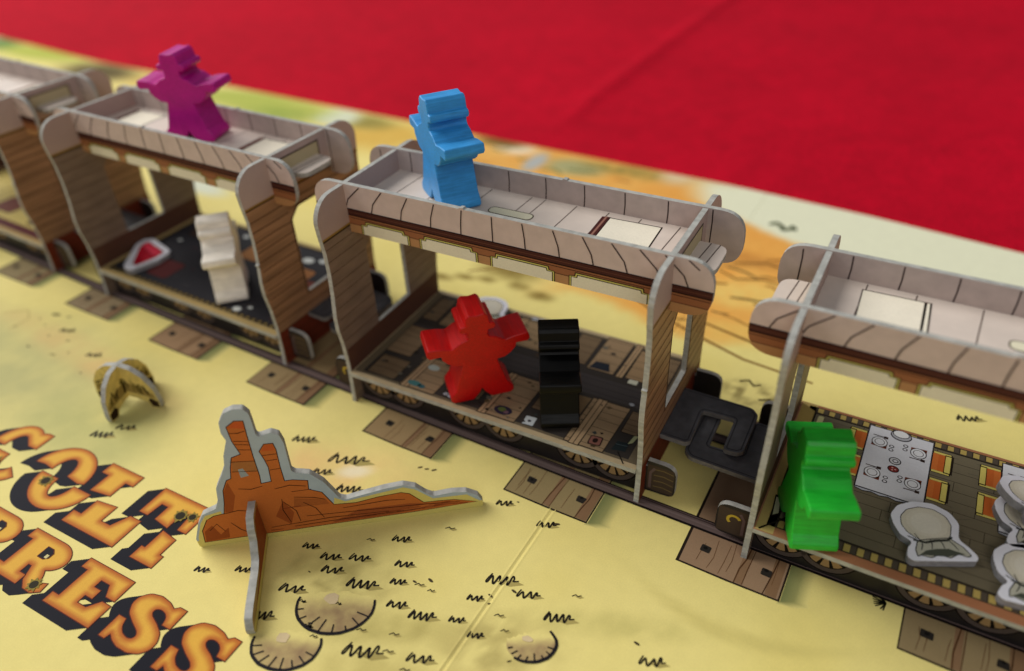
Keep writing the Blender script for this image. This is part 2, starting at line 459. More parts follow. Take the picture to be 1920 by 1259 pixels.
# printed track --------------------------------------------------
DARK = (40, 32, 26)
def sleeper(x0, wd, seed):
    r = random.Random(seed); P = Print(fr_board)
    y0 = -39.6 + trk(x0 + wd / 2) * 1.0; y1 = y0 + 62
    sl = -0.03
    q = lambda x, y: (x0 + x + r.uniform(-.25, .25), y0 + y + sl * x)
    # printed shadow on the right side
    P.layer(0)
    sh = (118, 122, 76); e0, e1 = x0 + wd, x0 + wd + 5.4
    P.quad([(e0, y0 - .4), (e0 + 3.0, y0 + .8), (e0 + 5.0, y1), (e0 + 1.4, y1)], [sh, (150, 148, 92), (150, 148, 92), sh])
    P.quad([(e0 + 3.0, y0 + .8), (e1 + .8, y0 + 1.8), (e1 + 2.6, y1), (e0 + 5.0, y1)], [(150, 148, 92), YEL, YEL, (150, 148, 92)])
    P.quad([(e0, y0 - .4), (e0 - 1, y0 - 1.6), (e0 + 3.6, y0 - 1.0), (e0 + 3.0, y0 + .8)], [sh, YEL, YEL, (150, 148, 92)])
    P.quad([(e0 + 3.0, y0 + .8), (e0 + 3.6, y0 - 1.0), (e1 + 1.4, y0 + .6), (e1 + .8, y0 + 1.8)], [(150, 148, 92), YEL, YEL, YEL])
    out = [q(0, 0), q(wd * .5, -.2), q(wd, 0), (x0 + wd + 1.6, y1), (x0 + 1.5, y1)]
    P.layer(1).poly(out, DARK)
    ins = [q(.55, .5), q(wd * .5, .35), q(wd - .7, .5), (x0 + wd + .8, y1 - .5), (x0 + 2.1, y1 - .5)]
    base = (150 + r.randint(-8, 8), 122 + r.randint(-6, 6), 90 + r.randint(-6, 6))
    P.layer(2).poly(ins, base)
    # split plank and grain
    xs = wd * r.uniform(.42, .62)
    P.layer(3).poly([q(xs, .6), q(xs + 1.9, .6), (x0 + xs + 4.0, y1 - 1), (x0 + xs + 2.1, y1 - 1)], (134, 104, 76))
    P.poly([q(wd - 4.2, .6), q(wd - .9, .6), (x0 + wd + .4, y1 - 1), (x0 + wd - 2.6, y1 - 1)], (130, 100, 72))
    for k in range(5):
        xx = r.uniform(2, wd - 2); l0 = r.uniform(.6, 4); P.layer(4).stroke([q(xx, l0), q(xx + .5, l0 + 4), q(xx + r.uniform(0, 1.2), l0 + r.uniform(6, 11))], .16, (104, 72, 46), True)
    P.layer(4).stroke([q(xs, .4), q(xs + .3, 5), q(xs + .9, 9), q(xs + 1.6, 14)], .4, (84, 56, 34), True)
    P.layer(4).stroke([q(xs + 1.8, .5), q(xs + 2.2, 6), q(xs + 2.9, 13)], .28, (90, 60, 38), True)
    P.layer(4).stroke([q(wd - 4.2, .4), q(wd - 3.9, 4), q(wd - 3.2, 8), q(wd - 3, 13)], .34, (70, 46, 28), True)
    for bx in (4.5, wd - 6.5):
        P.layer(5).poly(rounded([q(bx, 6.0), q(bx + 2.6, 5.9), q(bx + 2.8, 8.1), q(bx + .1, 8.3)], .4, 3), (44, 40, 36))
        P.layer(6).ell(x0 + bx + 1.4, y0 + 7.1, .6, .5, (24, 22, 20), 10)
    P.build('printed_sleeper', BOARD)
for k in range(-5, 4):
    x0 = 13.8 + 52.6 * k + (1.2 if k == 2 else 0)
    sleeper(x0, 27.0, 40 + k)

def rails():
    for yc in (-25.5, 9.0):
        P = Print(fr_board)
        xs = [-340 + 10 * i for i in range(60)]
        def line(off): return [(x, yc + trk(x) + off) for x in xs]
        P.layer(7).stroke(line(0), 4.3, (26, 20, 20))
        P.layer(8).stroke(line(.15), 3.1, (104, 88, 84))
        P.layer(9).stroke(line(1.2), .5, (70, 56, 54))
        P.layer(9).stroke(line(.1), .5, (118, 101, 97))
        P.build('printed_rail', BOARD)
rails()

# grass tufts, dots, mounds -------------------------------------------
TUFTS = [(-23.7, -80.8, 4.2), (-16.5, -81.2, 5.2), (-9.2, -78.0, 5.3), (-13.4, -84.4, 5.5), (-19.2, -93.8, 6.3), (-3.6, -84.4, 7.7),
 (-14.2, -95.4, 1.8), (-21.2, -103.4, 6.4), (-34.9, -95.0, 4.2), (-2.6, -67.8, 4.8), (7.5, -58.6, 2.7), (2.8, -74.3, 4.7),
 (4.6, -79.6, 4.0), (10.1, -77.8, 2.5), (13.8, -78.0, 1.9), (8.2, -85.4, 4.9), (15.6, -85.2, 6.4), (24.1, -82.2, 3.8),
 (25.0, -74.8, 3.9), (28.3, -67.1, 7.6), (36.5, -67.9, 5.4), (30.7, -45.7, 4.9), (16.6, -44.0, 4.4), (30.4, -83.8, 3.7),
 (46.2, -70.5, 6.7), (8.0, -99.8, 9.0), (21.6, -95.1, 6.0), (-53.4, -49.0, 7.2), (-35.2, -50.0, 11.5), (-39.0, -57.6, 5.5),
 (-27.3, -59.5, 7.3), (-45.0, -100.1, 3.9), (-3.9, -49.4, 1.8), (70.6, -71.1, 5.5), (130.1, 50.2, 6.8), (-192.5, -37.2, 3.1),
 (-178.4, -42.6, 5.6), (-155.0, -48.7, 5.4), (-169.8, -55.4, 2.5), (-115.2, -76.5, 7.2), (-110.8, -70.7, 6.1)]
def tuft(x, y, wd, seed):
    r = random.Random(seed); P = Print(fr_board)
    a = 0.34; ux, uy = math.cos(a), math.sin(a)
    def q(s, t): return (x + ux * s - uy * t, y + uy * s + ux * t)
    hgt = 0.26 * wd + 0.35
    # olive cast printed to the right of the tuft
    P.layer(0).poly([q(-.2 * wd, -.2 * hgt), q(.35 * wd, -.75 * hgt), q(.82 * wd, -.35 * hgt), q(.45 * wd, .15 * hgt)], (172, 156, 92))
    if wd > 3:
        n = 2 if wd < 6.4 else 3; pts = []; sl = .22 * wd / n
        s0 = -wd * .42
        pts += [(s0 + .10 * wd, hgt * .75), (s0 - .10 * wd, -hgt * .30), (s0 - .04 * wd, -hgt * .55)]
        for i in range(n):
            a = s0 + wd * .74 * i / n
            pts += [(a + .30 * wd / n, hgt * r.uniform(.2, .5)), (a + .42 * wd / n, hgt * r.uniform(.35, .6)), (a + .46 * wd / n, -hgt * r.uniform(.4, .6)), (a + .62 * wd / n, -hgt * r.uniform(.5, .7))]
        pts += [(wd * .40, hgt * r.uniform(.45, .9)), (wd * .47, hgt * r.uniform(.2, .6)), (wd * .40, -hgt * .1), (wd * .62, hgt * .05)]
        for _ in range(2):   # smooth the pen line
            pts = [pts[0]] + [p for a, b in zip(pts, pts[1:]) for p in ((a[0] * .75 + b[0] * .25, a[1] * .75 + b[1] * .25), (a[0] * .25 + b[0] * .75, a[1] * .25 + b[1] * .75))] + [pts[-1]]
        P.layer(1).stroke([q(*p) for p in pts], .40 + .024 * wd, (34, 30, 25), True)
    else:
        P.layer(1).stroke([q(-wd * .5, -.2), q(-wd * .1, .35), q(wd * .15, -.15), q(wd * .5, .25)], .36, (38, 34, 26), True)
    P.build('printed_grass_tuft', BOARD)
_r = random.Random(21)
for _ in range(16):
    TUFTS.append((round(_r.uniform(-22, 50), 1), round(_r.uniform(-102, -58), 1), round(_r.uniform(1.2, 2.8), 1)))
TUFTS = [t for t in TUFTS if not (t[2] < 3 and any(abs(t[0] - u[0]) < 4 and abs(t[1] - u[1]) < 2.4 for u in TUFTS if u[2] >= 3)) or t[2] in (1.8, 2.7, 2.5, 1.9)]
for i, (x, y, wd) in enumerate(TUFTS): tuft(x, y, wd, 100 + i)
def specks():
    P = Print(fr_board); r = random.Random(5)
    for x, y in ((-10.8, -42.6), (-8.6, -42), (-13, -42.9), (20, -41.9), (33.4, -44.2), (12, -75.4), (8.5, -77.6), (-8, -99.5), (-18.4, -87.6), (41, -86), (66, -68.2), (33, -68.6), (28.2, -72.4), (29, -74.6),
                 (-190, -44), (-186, -36), (-200, -50), (-182, -48), (-165, -52), (-172, -47), (-183, -56), (-150, -58), (-142, -46), (-196, -42), (76, -30.5)):
        s = r.uniform(.35, .75)
        P.layer(1).ell(x, y, s * 1.3, s * .55, (70, 60, 40), 8, 0, r.uniform(-.4, .8))
    # burst of grass by the sleeper
    for k in range(9):
        a = math.radians(120 + 18 * k); P.layer(1).stroke([(116.5, -30.5), (116.5 + 3.4 * math.cos(a) * r.uniform(.7, 1.1), -30.8 + 2.2 * math.sin(a))], .5, (34, 34, 22), True)
    # swirl and bird marks beyond the train
    for x, y in ((50.4, 150.9), (53, 149), (47, 152.5), (55.5, 151.5)):
        P.layer(1).ell(x, y, 2.8, 1.4, (70, 80, 50), 10, 0, r.uniform(-1, 1))
    for x, y, l in ((62, 38, 7), (70, 31, 8), (76, 40, 5)):
        P.layer(1).stroke([(x, y), (x + l * .4, y + 1.6), (x + l * .7, y - .6), (x + l, y + 1)], 1.1, (70, 60, 36), True)
    # scenery lines: mesa contour and path
    for pts in ([(24, 62), (40, 66), (56, 62), (72, 58), (90, 60)], [(60, 84), (72, 79), (86, 80), (98, 74)], [(78, 66), (80, 74), (78, 82)],
                [(-6, 84), (6, 74), (20, 66), (38, 58), (60, 50), (84, 47)], [(36, 104), (44, 100), (54, 104), (66, 102)], [(40, 112), (52, 117), (66, 113)],
                [(-58, 60), (-30, 82), (-12, 84)], [(70, 92), (84, 96), (100, 90), (120, 92)]):
        P.layer(1).stroke(pts, 1.3, (128, 90, 42), True)
    rr_ = random.Random(33)
    for k in range(16):
        x = rr_.uniform(-4, 70); y = rr_.uniform(72, 128); l = rr_.uniform(6, 16); a = rr_.uniform(-.5, .5)
        P.layer(1).stroke([(x + l * t * math.cos(a), y + l * t * math.sin(a) + rr_.uniform(-1.2, 1.2)) for t in (0, .3, .6, 1)], rr_.uniform(.8, 1.6), rr_.choice([(140, 96, 44), (168, 116, 54), (112, 92, 52)]), True)
    for k in range(10):
        x = rr_.uniform(-130, -20); y = rr_.uniform(140, 178); l = rr_.uniform(6, 18)
        P.layer(1).stroke([(x, y), (x + l * .5, y + rr_.uniform(-2, 3)), (x + l, y + rr_.uniform(-2, 2))], rr_.uniform(1, 2.4), rr_.choice([(140, 110, 56), (120, 124, 70), (170, 120, 60)]), True)
    P.stroke([(-214, -46), (-206, -40), (-200, -44), (-201, -52)], .5, (180, 160, 96), True)
    tag(P.build('printed_specks', BOARD), kind='stuff')
specks()

def mound(cx, cy, rx, ry, rot, seed, a0=165, a1=375):
    r = random.Random(seed); P = Print(fr_board); c, s = math.cos(rot), math.sin(rot)
    T = lambda x, y: (cx + x * c - y * s, cy + x * s + y * c)
    top = jitter([(rx * (.98 - 1.96 * i / 16), ry * (.30 + .22 * math.sin(math.pi * i / 16)) + r.uniform(-.5, .6)) for i in range(17)], .2)
    def wash(d, v):
        dx, dy = v.x - cx, v.y - cy; yl = (-dx * s + dy * c) / ry; xl = (dx * c + dy * s) / rx
        t = (1 - sstep(-.25, .42, yl + .10 * fbm(v.x, v.y, 2.0, 3))) * (.75 + .25 * sstep(-.9, .6, xl)); t *= .82 + .5 * fbm(v.x, v.y, 3.0, 6)
        t = max(0, min(1, t)); e = (152, 126, 92)
        return tuple(YEL[i] + (e[i] - YEL[i]) * t for i in range(3))
    P.layer(0).grad([T(*p) for p in arc(0, 0, rx, ry, 180, 360, 24) + top], wash)
    P.layer(5).poly([T(*p) for p in jitter(arc(-rx * .15, ry * .25, rx * .2, ry * .2, 0, 340, 9), .3)], (214, 192, 150))
    P.layer(6).stroke([T(*p) for p in jitter(arc(0, 0, rx, ry, a0, a1, 22), .08)], .85, (32, 30, 34), True)
    for k in range(8):
        a = math.radians(192 + 21 * k); l = r.uniform(.52, .8)
        P.layer(6).stroke([T(rx * .97 * math.cos(a), ry * .97 * math.sin(a)), T(rx * (l + .04) * math.cos(a) + .2, ry * l * math.sin(a))], .5, (38, 34, 36), True)
    P.build('printed_mound', BOARD)
mound(-5.6, -92.6, 10.0, 8.0, 0.42, 1)
mound(-9.6, -106.6, 8.6, 6.8, 0.36, 2, 170, 380)
mound(43.6, -79.6, 6.0, 4.8, 0.5, 3, 225, 400)

# title lettering ---------------------------------------------------------
def letters():
    G = {}
    G['E'] = [(0, 0), (10, 0), (10, 4.6), (8.2, 4.6), (6.8, 2.5), (4.9, 2.5), (4.9, 4.2), (6.4, 4.2), (6.4, 6.0), (4.9, 6.0), (4.9, 7.6), (6.8, 7.6), (8.0, 5.6), (9.8, 5.6), (9.8, 10), (0, 10), (0, 8.0), (1.4, 8.0), (1.4, 2.0), (0, 2.0)]
    G['T'] = [(2.9, 0), (7.3, 0), (7.3, 2.0), (6.6, 2.0), (6.6, 7.6), (8.0, 7.6), (8.3, 5.2), (10, 5.2), (10, 10), (0.2, 10), (0.2, 5.2), (1.9, 5.2), (2.2, 7.6), (3.6, 7.6), (3.6, 2.0), (2.9, 2.0)]
    G['L'] = [(0, 0), (10, 0), (10, 4.9), (8.0, 4.9), (6.8, 2.4), (5.0, 2.4), (5.0, 8.0), (6.5, 8.0), (6.5, 10), (0.1, 10), (0.1, 8.0), (1.5, 8.0), (1.5, 2.0), (0, 2.0)]
    o = arc(5, 5, 5, 5.1, 90, -270, 40)[:-1]; G['O'] = (o, arc(5, 5, 1.75, 3.0, 90, 450, 24)[:-1])
    G['C'] = arc(5, 5, 5, 5.1, 28, 332, 32) + [(9.6, 2.6), (9.9, 4.0), (7.6, 4.0)] + arc(5.1, 5, 1.9, 3.0, 330, 30, 18) + [(7.6, 6.2), (9.8, 6.2), (9.8, 9.8), (8.6, 9.8), (8.4, 9.0)]
    G['P'] = ([(0, 0), (6.2, 0), (6.2, 2.0), (4.9, 2.0), (4.9, 3.8), (6.6, 3.8)] + arc(6.6, 6.9, 3.3, 3.1, -90, 90, 12) + [(0, 10), (0, 8.0), (1.4, 8.0), (1.4, 2.0), (0, 2.0)], [(4.9, 5.7), (4.9, 8.0), (6.0, 8.0), (6.6, 7.4), (6.6, 6.3), (6.0, 5.7)])
    G['R'] = ([(0, 0), (6.0, 0), (6.0, 2.0), (4.7, 2.0), (4.7, 3.9), (5.4, 3.9), (6.4, 1.2), (7.6, 0.0), (9.2, -.1), (10.4, .9), (10.2, 2.6), (9.0, 2.0), (8.4, 3.4), (7.8, 4.3)] + arc(6.4, 7.0, 3.2, 3.0, -50, 90, 11) + [(0, 10), (0, 8.0), (1.2, 8.0), (1.2, 2.0), (0, 2.0)], [(4.7, 5.8), (4.7, 8.0), (5.8, 8.0), (6.4, 7.4), (6.4, 6.4), (5.8, 5.8)])
    G['X'] = [(0, 0), (4.4, 0), (4.4, 1.9), (3.8, 1.9), (5, 3.6), (6.2, 1.9), (5.6, 1.9), (5.6, 0), (10, 0), (10, 2), (9, 2), (6.6, 5.2), (8.8, 8), (9.8, 8), (9.8, 10), (5.6, 10), (5.6, 8.1), (6, 8.1), (5, 6.7), (4, 8.1), (4.4, 8.1), (4.4, 10), (0.2, 10), (.2, 8), (1.2, 8), (3.4, 5.2), (1, 2), (0, 2)]
    G['S'] = rounded([(9.9, 10.0), (9.9, 6.2), (8.2, 6.2), (7.9, 7.4), (7.0, 8.1), (5.8, 8.3), (4.9, 7.9), (4.8, 7.2), (5.4, 6.6), (7.2, 5.9), (9.0, 4.9), (10.0, 3.4), (9.9, 1.9), (8.8, 0.6), (6.9, -0.1), (4.6, -0.1), (3.0, 0.4), (1.9, 1.1),
                      (1.6, 0.0), (0.3, 0.0), (0.3, 4.2), (1.9, 4.2), (2.4, 2.9), (3.5, 2.0), (4.9, 1.7), (5.8, 2.0), (6.0, 2.8), (5.3, 3.5), (3.4, 4.3), (1.5, 5.3), (0.4, 6.9), (0.6, 8.4), (1.9, 9.7), (4.0, 10.2), (6.2, 9.9), (7.6, 9.3), (8.4, 10.0)],
                     [0, 0, 0] + [2] * 14 + [0, 0, 0, 0, 0] + [2] * 13 + [0, 0], 3)
    ORG = (176, 92, 38); GLD = (224, 172, 68)
    def draw(shape, hole, name, frag=None):
        P = Print(fr_board); d = (-4.2, -3.0)
        if area2(shape) < 0: shape = shape[::-1]
        # drop shade: swept copies of the letter in navy, stepped a hair apart
        n = 12
        for k in range(n, -1, -1):
            P.layer(1 + 0.18 * (n - k)).poly([(p[0] + d[0] * k / n, p[1] + d[1] * k / n) for p in shape], (22, 22, 32))
        P.layer(4.2).poly(inset(shape, -.22), (92, 34, 26))
        def gold(d, v):
            t = sstep(-0.2, 2.1, d); return tuple(ORG[i] + (GLD[i] - ORG[i]) * t for i in range(3))
        P.layer(5).grad(shape, gold)
        if hole:
            if area2(hole) < 0: hole = hole[::-1]
            P.layer(9.6).poly(inset(hole, -.25), (92, 34, 26))
            P.layer(10.2).poly(hole, (22, 22, 32))
            cut = [(p[0] + 1.15, p[1] - 1.0) for p in inset(hole, .75)]
            hb = [min(q[0] for q in hole), min(q[1] for q in hole), max(q[0] for q in hole), max(q[1] for q in hole)]
            cut = box2([(max(min(p[0], hb[2] - .35), hb[0]), max(min(p[1], hb[3]), hb[1] + .35)) for p in cut], *hb)
            P.layer(10.8).poly(cut, (206, 196, 140))
        o = P.build('title_letter', BOARD)
        o['label'] = name
    def place(ch, x, y, wd, h):
        g = G[ch]; hole = None
        if isinstance(g, tuple): g, hole = g
        f = lambda p: (x + p[0] * wd / 10, y + p[1] * h / 10)
        return [f(p) for p in g], ([f(p) for p in hole] if hole else None)
    x = {0: -158.5, 1: -139.5, 2: -119.6, 3: -98.6, 4: -75.4, 5: -54.0, 6: -35.2}
    for i, ch in enumerate('EXPRESS'):
        sh, ho = place(ch, x[i], -126.0, (18.0, 18.0, 18.2, 19.4, 17.8, 15.6, 15.6)[i], 14.8)
        draw(sh, ho, 'orange slab-serif letter %s with dark drop shade' % ch)
    # upper word is torn along its middle: two halves slid apart
    def crack(x): return -94.6 + 1.1 * math.sin(x / 5.2) + .7 * math.sin(x / 1.9)
    cols = [(-145.5, 17.2), (-123.6, 22.4), (-100.6, 21.5), (-77.4, 19.2)]
    for (x0, wd), ch in zip(cols, 'COLT'):
        sh, ho = place(ch, x0, -104.4, wd, 20.2)
        if ho:   # cut open into one ring with a slit so halves stay simple
            o, h = sh, ho
        def half(up):
            if ch == 'O':
                cx, cy = x0 + wd / 2, -94.3
                if up: return arc(cx, cy, wd / 2, 10.3, 0, 180, 20) + jitter([(cx - wd / 2 + wd * .17, cy + .4)], .2) + arc(cx, cy, wd * .165, 6.0, 180, 0, 12)[0:] + jitter([(cx + wd / 2 - wd * .1, cy - .5)], .2)
                return arc(cx, cy, wd / 2, 10.3, 180, 360, 20) + arc(cx, cy, wd * .165, 6.0, 360, 180, 12)
            ys = -94.3
            pl = clip(sh, 0, -1, -ys) if up else clip(sh, 0, 1, ys)
            return [(p[0], p[1] + (.7 * math.sin(p[0] * 1.3) if abs(p[1] - ys) < .05 else 0)) for p in pl]
        for up in (True, False):
            pl = half(up)
            if ch == 'C':
                cx, cy = x0 + wd / 2, -94.3
                pl = (arc(cx, cy, wd / 2, 10.3, 62, 180, 16) + arc(cx, cy, wd * .19, 6, 180, 60, 10) + [(x0 + wd * .76, cy + 3.2), (x0 + wd * .98, cy + 3.2), (x0 + wd * .98, cy + 9.8), (x0 + wd * .84, cy + 9.8)]) if up \
                    else (arc(cx, cy, wd / 2, 10.3, 180, 325, 18) + arc(cx, cy, wd * .19, 6, 325, 180, 12))
            off = (0, .4) if up else (5.6, -1.6)
            draw([(p[0] + off[0], p[1] + off[1]) for p in pl], None, '%s half of the torn orange letter %s' % ('upper' if up else 'lower', ch))
    # bullet holes
    P = Print(fr_board); r = random.Random(3)
    for hx, hy, s in ((-64.6, -89.5, 1.7), (-61.0, -88.3, 1.3), (-113.2, -98.2, 1.7), (-81.8, -124.0, 1.5), (-21.6, -123.6, 1.9), (-22.2, -126.5, 1.3), (-136, -100, 1.6)):
        pts = []
        for k in range(18):
            a = 2 * math.pi * k / 18; q = s * (1 if k % 2 else r.uniform(1.15, 1.7)); pts.append((hx + q * math.cos(a), hy + q * math.sin(a)))
        P.layer(12).poly(pts, (140, 122, 52)); P.layer(13).ell(hx, hy, s * .85, s * .8, (44, 38, 22), 12)
        P.build('printed_bullet_hole', BOARD); P = Print(fr_board)
letters()

# ------------------------------------------------------------------ train cars
T = 1.5
def wavy_panel(sd):
    r = random.Random(sd)
    half = [(27.2, 0), (26.7, 8), (26.5, 16), (27.0, 24), (27.9, 30), (27.9, 35), (27.0, 42), (26.5, 50), (26.6, 57), (27.3, 63), (27.6, 67)]
    half += arc(20.0, 66.2, 7.6, 7.55, 5, 90, 8)
    left = [(-p[0], p[1]) for p in reversed(half)]
    k = next(i for i, p in enumerate(left) if p[1] < 41.5)
    left[k:k] = [(-27.05, 41.9), (-27.6, 41.7), (-27.5, 41.1), (-27.15, 41.0)]
    return half + left
OPEN = rounded([(-9.2, 21.5), (9.2, 21.5), (9.2, 50), (5.5, 53.5), (-5.5, 53.5), (-9.2, 50)], [.6, .6, 2, 2, 2, 2], 4)
RAIL_OUT = rounded([(-61, 58.4), (61, 58.4), (61, 74), (-61, 74)], [6.5, 6.5, 7, 7], 7)

_i = max(i for i, p in enumerate(RAIL_OUT) if p[1] > 73.99 and p[0] > 0)
RAIL_OUT[_i + 1:_i + 1] = [(-8.2, 74.0), (-8.5, 74.45), (-9.6, 74.35), (-9.9, 74.0)]

def side_rail(car, side):
    fr = lambda u, v, w_: (u, side * 13.6 - side * -1 * w_ if False else side * 13.6 + side * w_, v)
    # +w is the outer face; keep winding right-handed for both sides
    if side > 0: fr = lambda u, v, w_: (-u, 13.6 + w_, v)
    else: fr = lambda u, v, w_: (u, -13.6 - w_, v)
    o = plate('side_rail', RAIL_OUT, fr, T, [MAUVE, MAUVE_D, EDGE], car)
    P = Print(lambda u, v, h: fr(u, v, T / 2 + h))
    body = RAIL_OUT
    P.layer(0).poly(band(body, 58.4, 66.2), (150, 98, 66))
    P.layer(1).poly(band(body, 58.4, 61.2), (176, 132, 90))
    P.layer(1).poly(band(body, 64.2, 66.2), (74, 42, 36))
    P.layer(2).poly(band(body, 63.9, 64.25), (36, 22, 20)); P.layer(2).poly(band(body, 66.0, 66.3), (30, 18, 18))
    P.layer(2).poly(band(body, 65.0, 65.2), (104, 64, 50)); P.layer(2).poly(band(body, 61.1, 61.3), (80, 50, 36))
    P.layer(2).poly(band(body, 63.2, 63.4), (60, 36, 28))
    for a, b in ((-45, -27.5), (-24.2, -4.6), (-0.8, 19.0), (23.0, 45.5)):
        def pan(d): return [(a + d, 58.45), (b - d, 58.45), (b - d, 61.6 - d * .4), (b - 1.6 - d, 61.8 - d * .6), (b - 1.8 - d, 62.9 - d), (a + 1.8 + d, 62.9 - d), (a + 1.6 + d, 61.8 - d * .6), (a + d, 61.6 - d * .4)]
        P.layer(3).poly(pan(0), (40, 32, 22)); P.layer(4).poly(pan(.26), (196, 188, 104)); P.layer(5).poly(pan(.62), (42, 36, 26)); P.layer(6).poly(pan(.86), (226, 220, 196))
    r = random.Random(int(side) + 9)
    k = -6
    for x in [-57.5, -50.5, -44, -36, -27, -18, -9, 0.4, 9.6, 18.6, 27, 35, 42.5, 49, 55]:
        sh = 5.2 * (abs(x) / 42) ** 1.35 * (1 if x > 0 else -1)
        if abs(x) > 46: sh *= .9
        pts = [(x - .1 * sh, 73.7), (x + .32 * sh, 71.6), (x + .78 * sh, 69.2), (x + sh, 66.3)]
        lim = lambda z: 60.4 if 65 < z < 67.5 else 60.6 - max(0, z - 67) ** 2 * .12
        pts = [p for p in pts if abs(p[0]) < lim(p[1])]
        if len(pts) < 2: continue
        P.layer(3).stroke(pts, .36, (58, 44, 42))
    P.build('printed_boards', o)
    # inner face
    Q = Print((lambda u, v, h: (u, 13.6 - T / 2 - h, v)) if side > 0 else (lambda u, v, h: (-u, -13.6 + T / 2 + h, v)))
    for x in (-56, -44.4, -33, -21.2, -9.2, 3, 15.2, 27.4, 39.8, 52):
        Q.layer(1).stroke([(x, 73.7 if abs(x) < 55 else 72.9), (x + .15, 70), (x, 66.9 if abs(x) < 49 else (59 if abs(x) < 55 else 60))], .34, (62, 50, 48))
    q = Q.build('printed_seams', o)
    return o

def end_panel(car, sx, sd):
    if sx > 0: fr = lambda u, v, w_: (50 + w_, u, v)
    else: fr = lambda u, v, w_: (-50 - w_, -u, v)
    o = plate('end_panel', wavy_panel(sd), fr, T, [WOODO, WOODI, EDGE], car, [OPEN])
    P = Print(lambda u, v, h: fr(u, v, T / 2 + h))
    out = wavy_panel(sd)
    top = band(out, 61.5, 75)
    P.layer(0).poly(top, (186, 164, 156))
    P.layer(1).poly(band(out, 60.9, 61.6), (150, 116, 60)); P.layer(1).poly(band(out, 60.5, 60.95), (54, 38, 26))
    r = random.Random(sd * 3 + 1)
    z = 3.0
    while z < 60:
        for s0, s1 in ((-27, -9.6), (9.6, 27)) if 20.5 < z < 54 else ((-27, 27),):
            P.layer(1).stroke([(s0 + .5, z + .25 * s0 * .02), ((s0 + s1) / 2, z + r.uniform(-.15, .15)), (s1 - .5, z)], .30, (70, 44, 28))
        z += 3.6 + r.uniform(-.25, .25)
    P.layer(0).poly(band(box2(out, -26.4, 0, 26.4, 14), 0.2, 13.5), (112, 50, 34))
    P.layer(2).stroke([(-9.8, 20.9), (9.8, 20.9), (9.8, 50.2), (5.7, 54.1), (-5.7, 54.1), (-9.8, 50.2)], .5, (58, 38, 26), closed=True)
    # little framed board above the tab
    P.layer(3).poly([(-9, 66.2), (9, 66.2), (9, 71.6), (-9, 71.6)], (60, 46, 40)); P.layer(4).poly([(-8.5, 66.2), (8.5, 66.2), (8.5, 71.1), (-8.5, 71.1)], (190, 176, 140))
    P.build('printed_planks', o)
    # inside
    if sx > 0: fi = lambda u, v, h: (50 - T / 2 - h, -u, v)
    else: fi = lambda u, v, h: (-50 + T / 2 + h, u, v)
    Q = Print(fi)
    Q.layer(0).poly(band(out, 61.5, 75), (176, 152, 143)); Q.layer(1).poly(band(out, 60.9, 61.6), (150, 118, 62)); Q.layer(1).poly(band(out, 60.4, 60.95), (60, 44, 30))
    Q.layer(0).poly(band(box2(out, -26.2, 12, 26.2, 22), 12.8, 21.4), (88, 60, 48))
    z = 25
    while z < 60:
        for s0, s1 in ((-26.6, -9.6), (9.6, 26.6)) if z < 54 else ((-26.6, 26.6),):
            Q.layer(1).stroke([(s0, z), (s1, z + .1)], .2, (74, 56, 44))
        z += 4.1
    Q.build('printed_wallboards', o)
    return o

def roof_part(car, variant):
    tab = 7.4
    outl = rounded([(-58.8, -tab), (-49.2, -tab), (-49.2, -12.8), (49.2, -12.8), (49.2, -tab), (58.8, -tab), (58.8, tab), (49.2, tab), (49.2, 12.8), (-49.2, 12.8), (-49.2, tab), (-58.8, tab)],
                   [4, 0, 0, 0, 0, 4, 4, 0, 0, 0, 0, 4], 6)
    o = plate('roof', outl, lambda u, v, w_: (u, v, 67 - T / 2 + w_), T, [ROOFC, MAUVE_D, EDGE], car)
    P = Print(lambda u, v, h: (u, v, 67 + h))
    for x in (-40.5, -29.5, -15.5, -2, 2.4, 12.4, 22.4, 32, 43.2, 53.2, 55.6, -53.2, -55.6):
        yy = 12.3 if abs(x) < 48 else 7.2
        P.layer(0).stroke([(x - .3, -yy), (x + .2, 0), (x + .8, yy)], .3, (92, 78, 70))
    pill = rounded([(-9.4, -1.2), (4.8, -1.2), (4.8, 2.8), (-9.4, 2.8)], 2.0, 5)
    P.layer(1).poly(pill, (84, 76, 62)); P.layer(2).poly(inset(pill, .35), (224, 218, 190))
    hx = [(25, 40)] if variant == 0 else ([(-40, -25)] if variant == 1 else [(25, 40), (-42, -28)])
    for a, b in hx:
        P.layer(1).poly([(a, -9), (b + .4, -9.2), (b - .3, 10.2), (a - .6, 9.8)], (40, 30, 28))
        P.layer(2).poly([(a + .3, -8.7), (b, -8.8), (b - .7, 9.8), (a - .3, 9.4)], (236, 228, 208))
        e = a if variant != 1 else b
        P.layer(1).poly([(e - 2.2, -9), (e, -9), (e - .4, 10), (e - 2.8, 9.6)], (74, 36, 34)); P.layer(2).poly([(e - 1.5, -9), (e - .9, -9), (e - 1.3, 10), (e - 1.9, 9.8)], (150, 104, 90))
    P.build('printed_roofing', o)
    return o

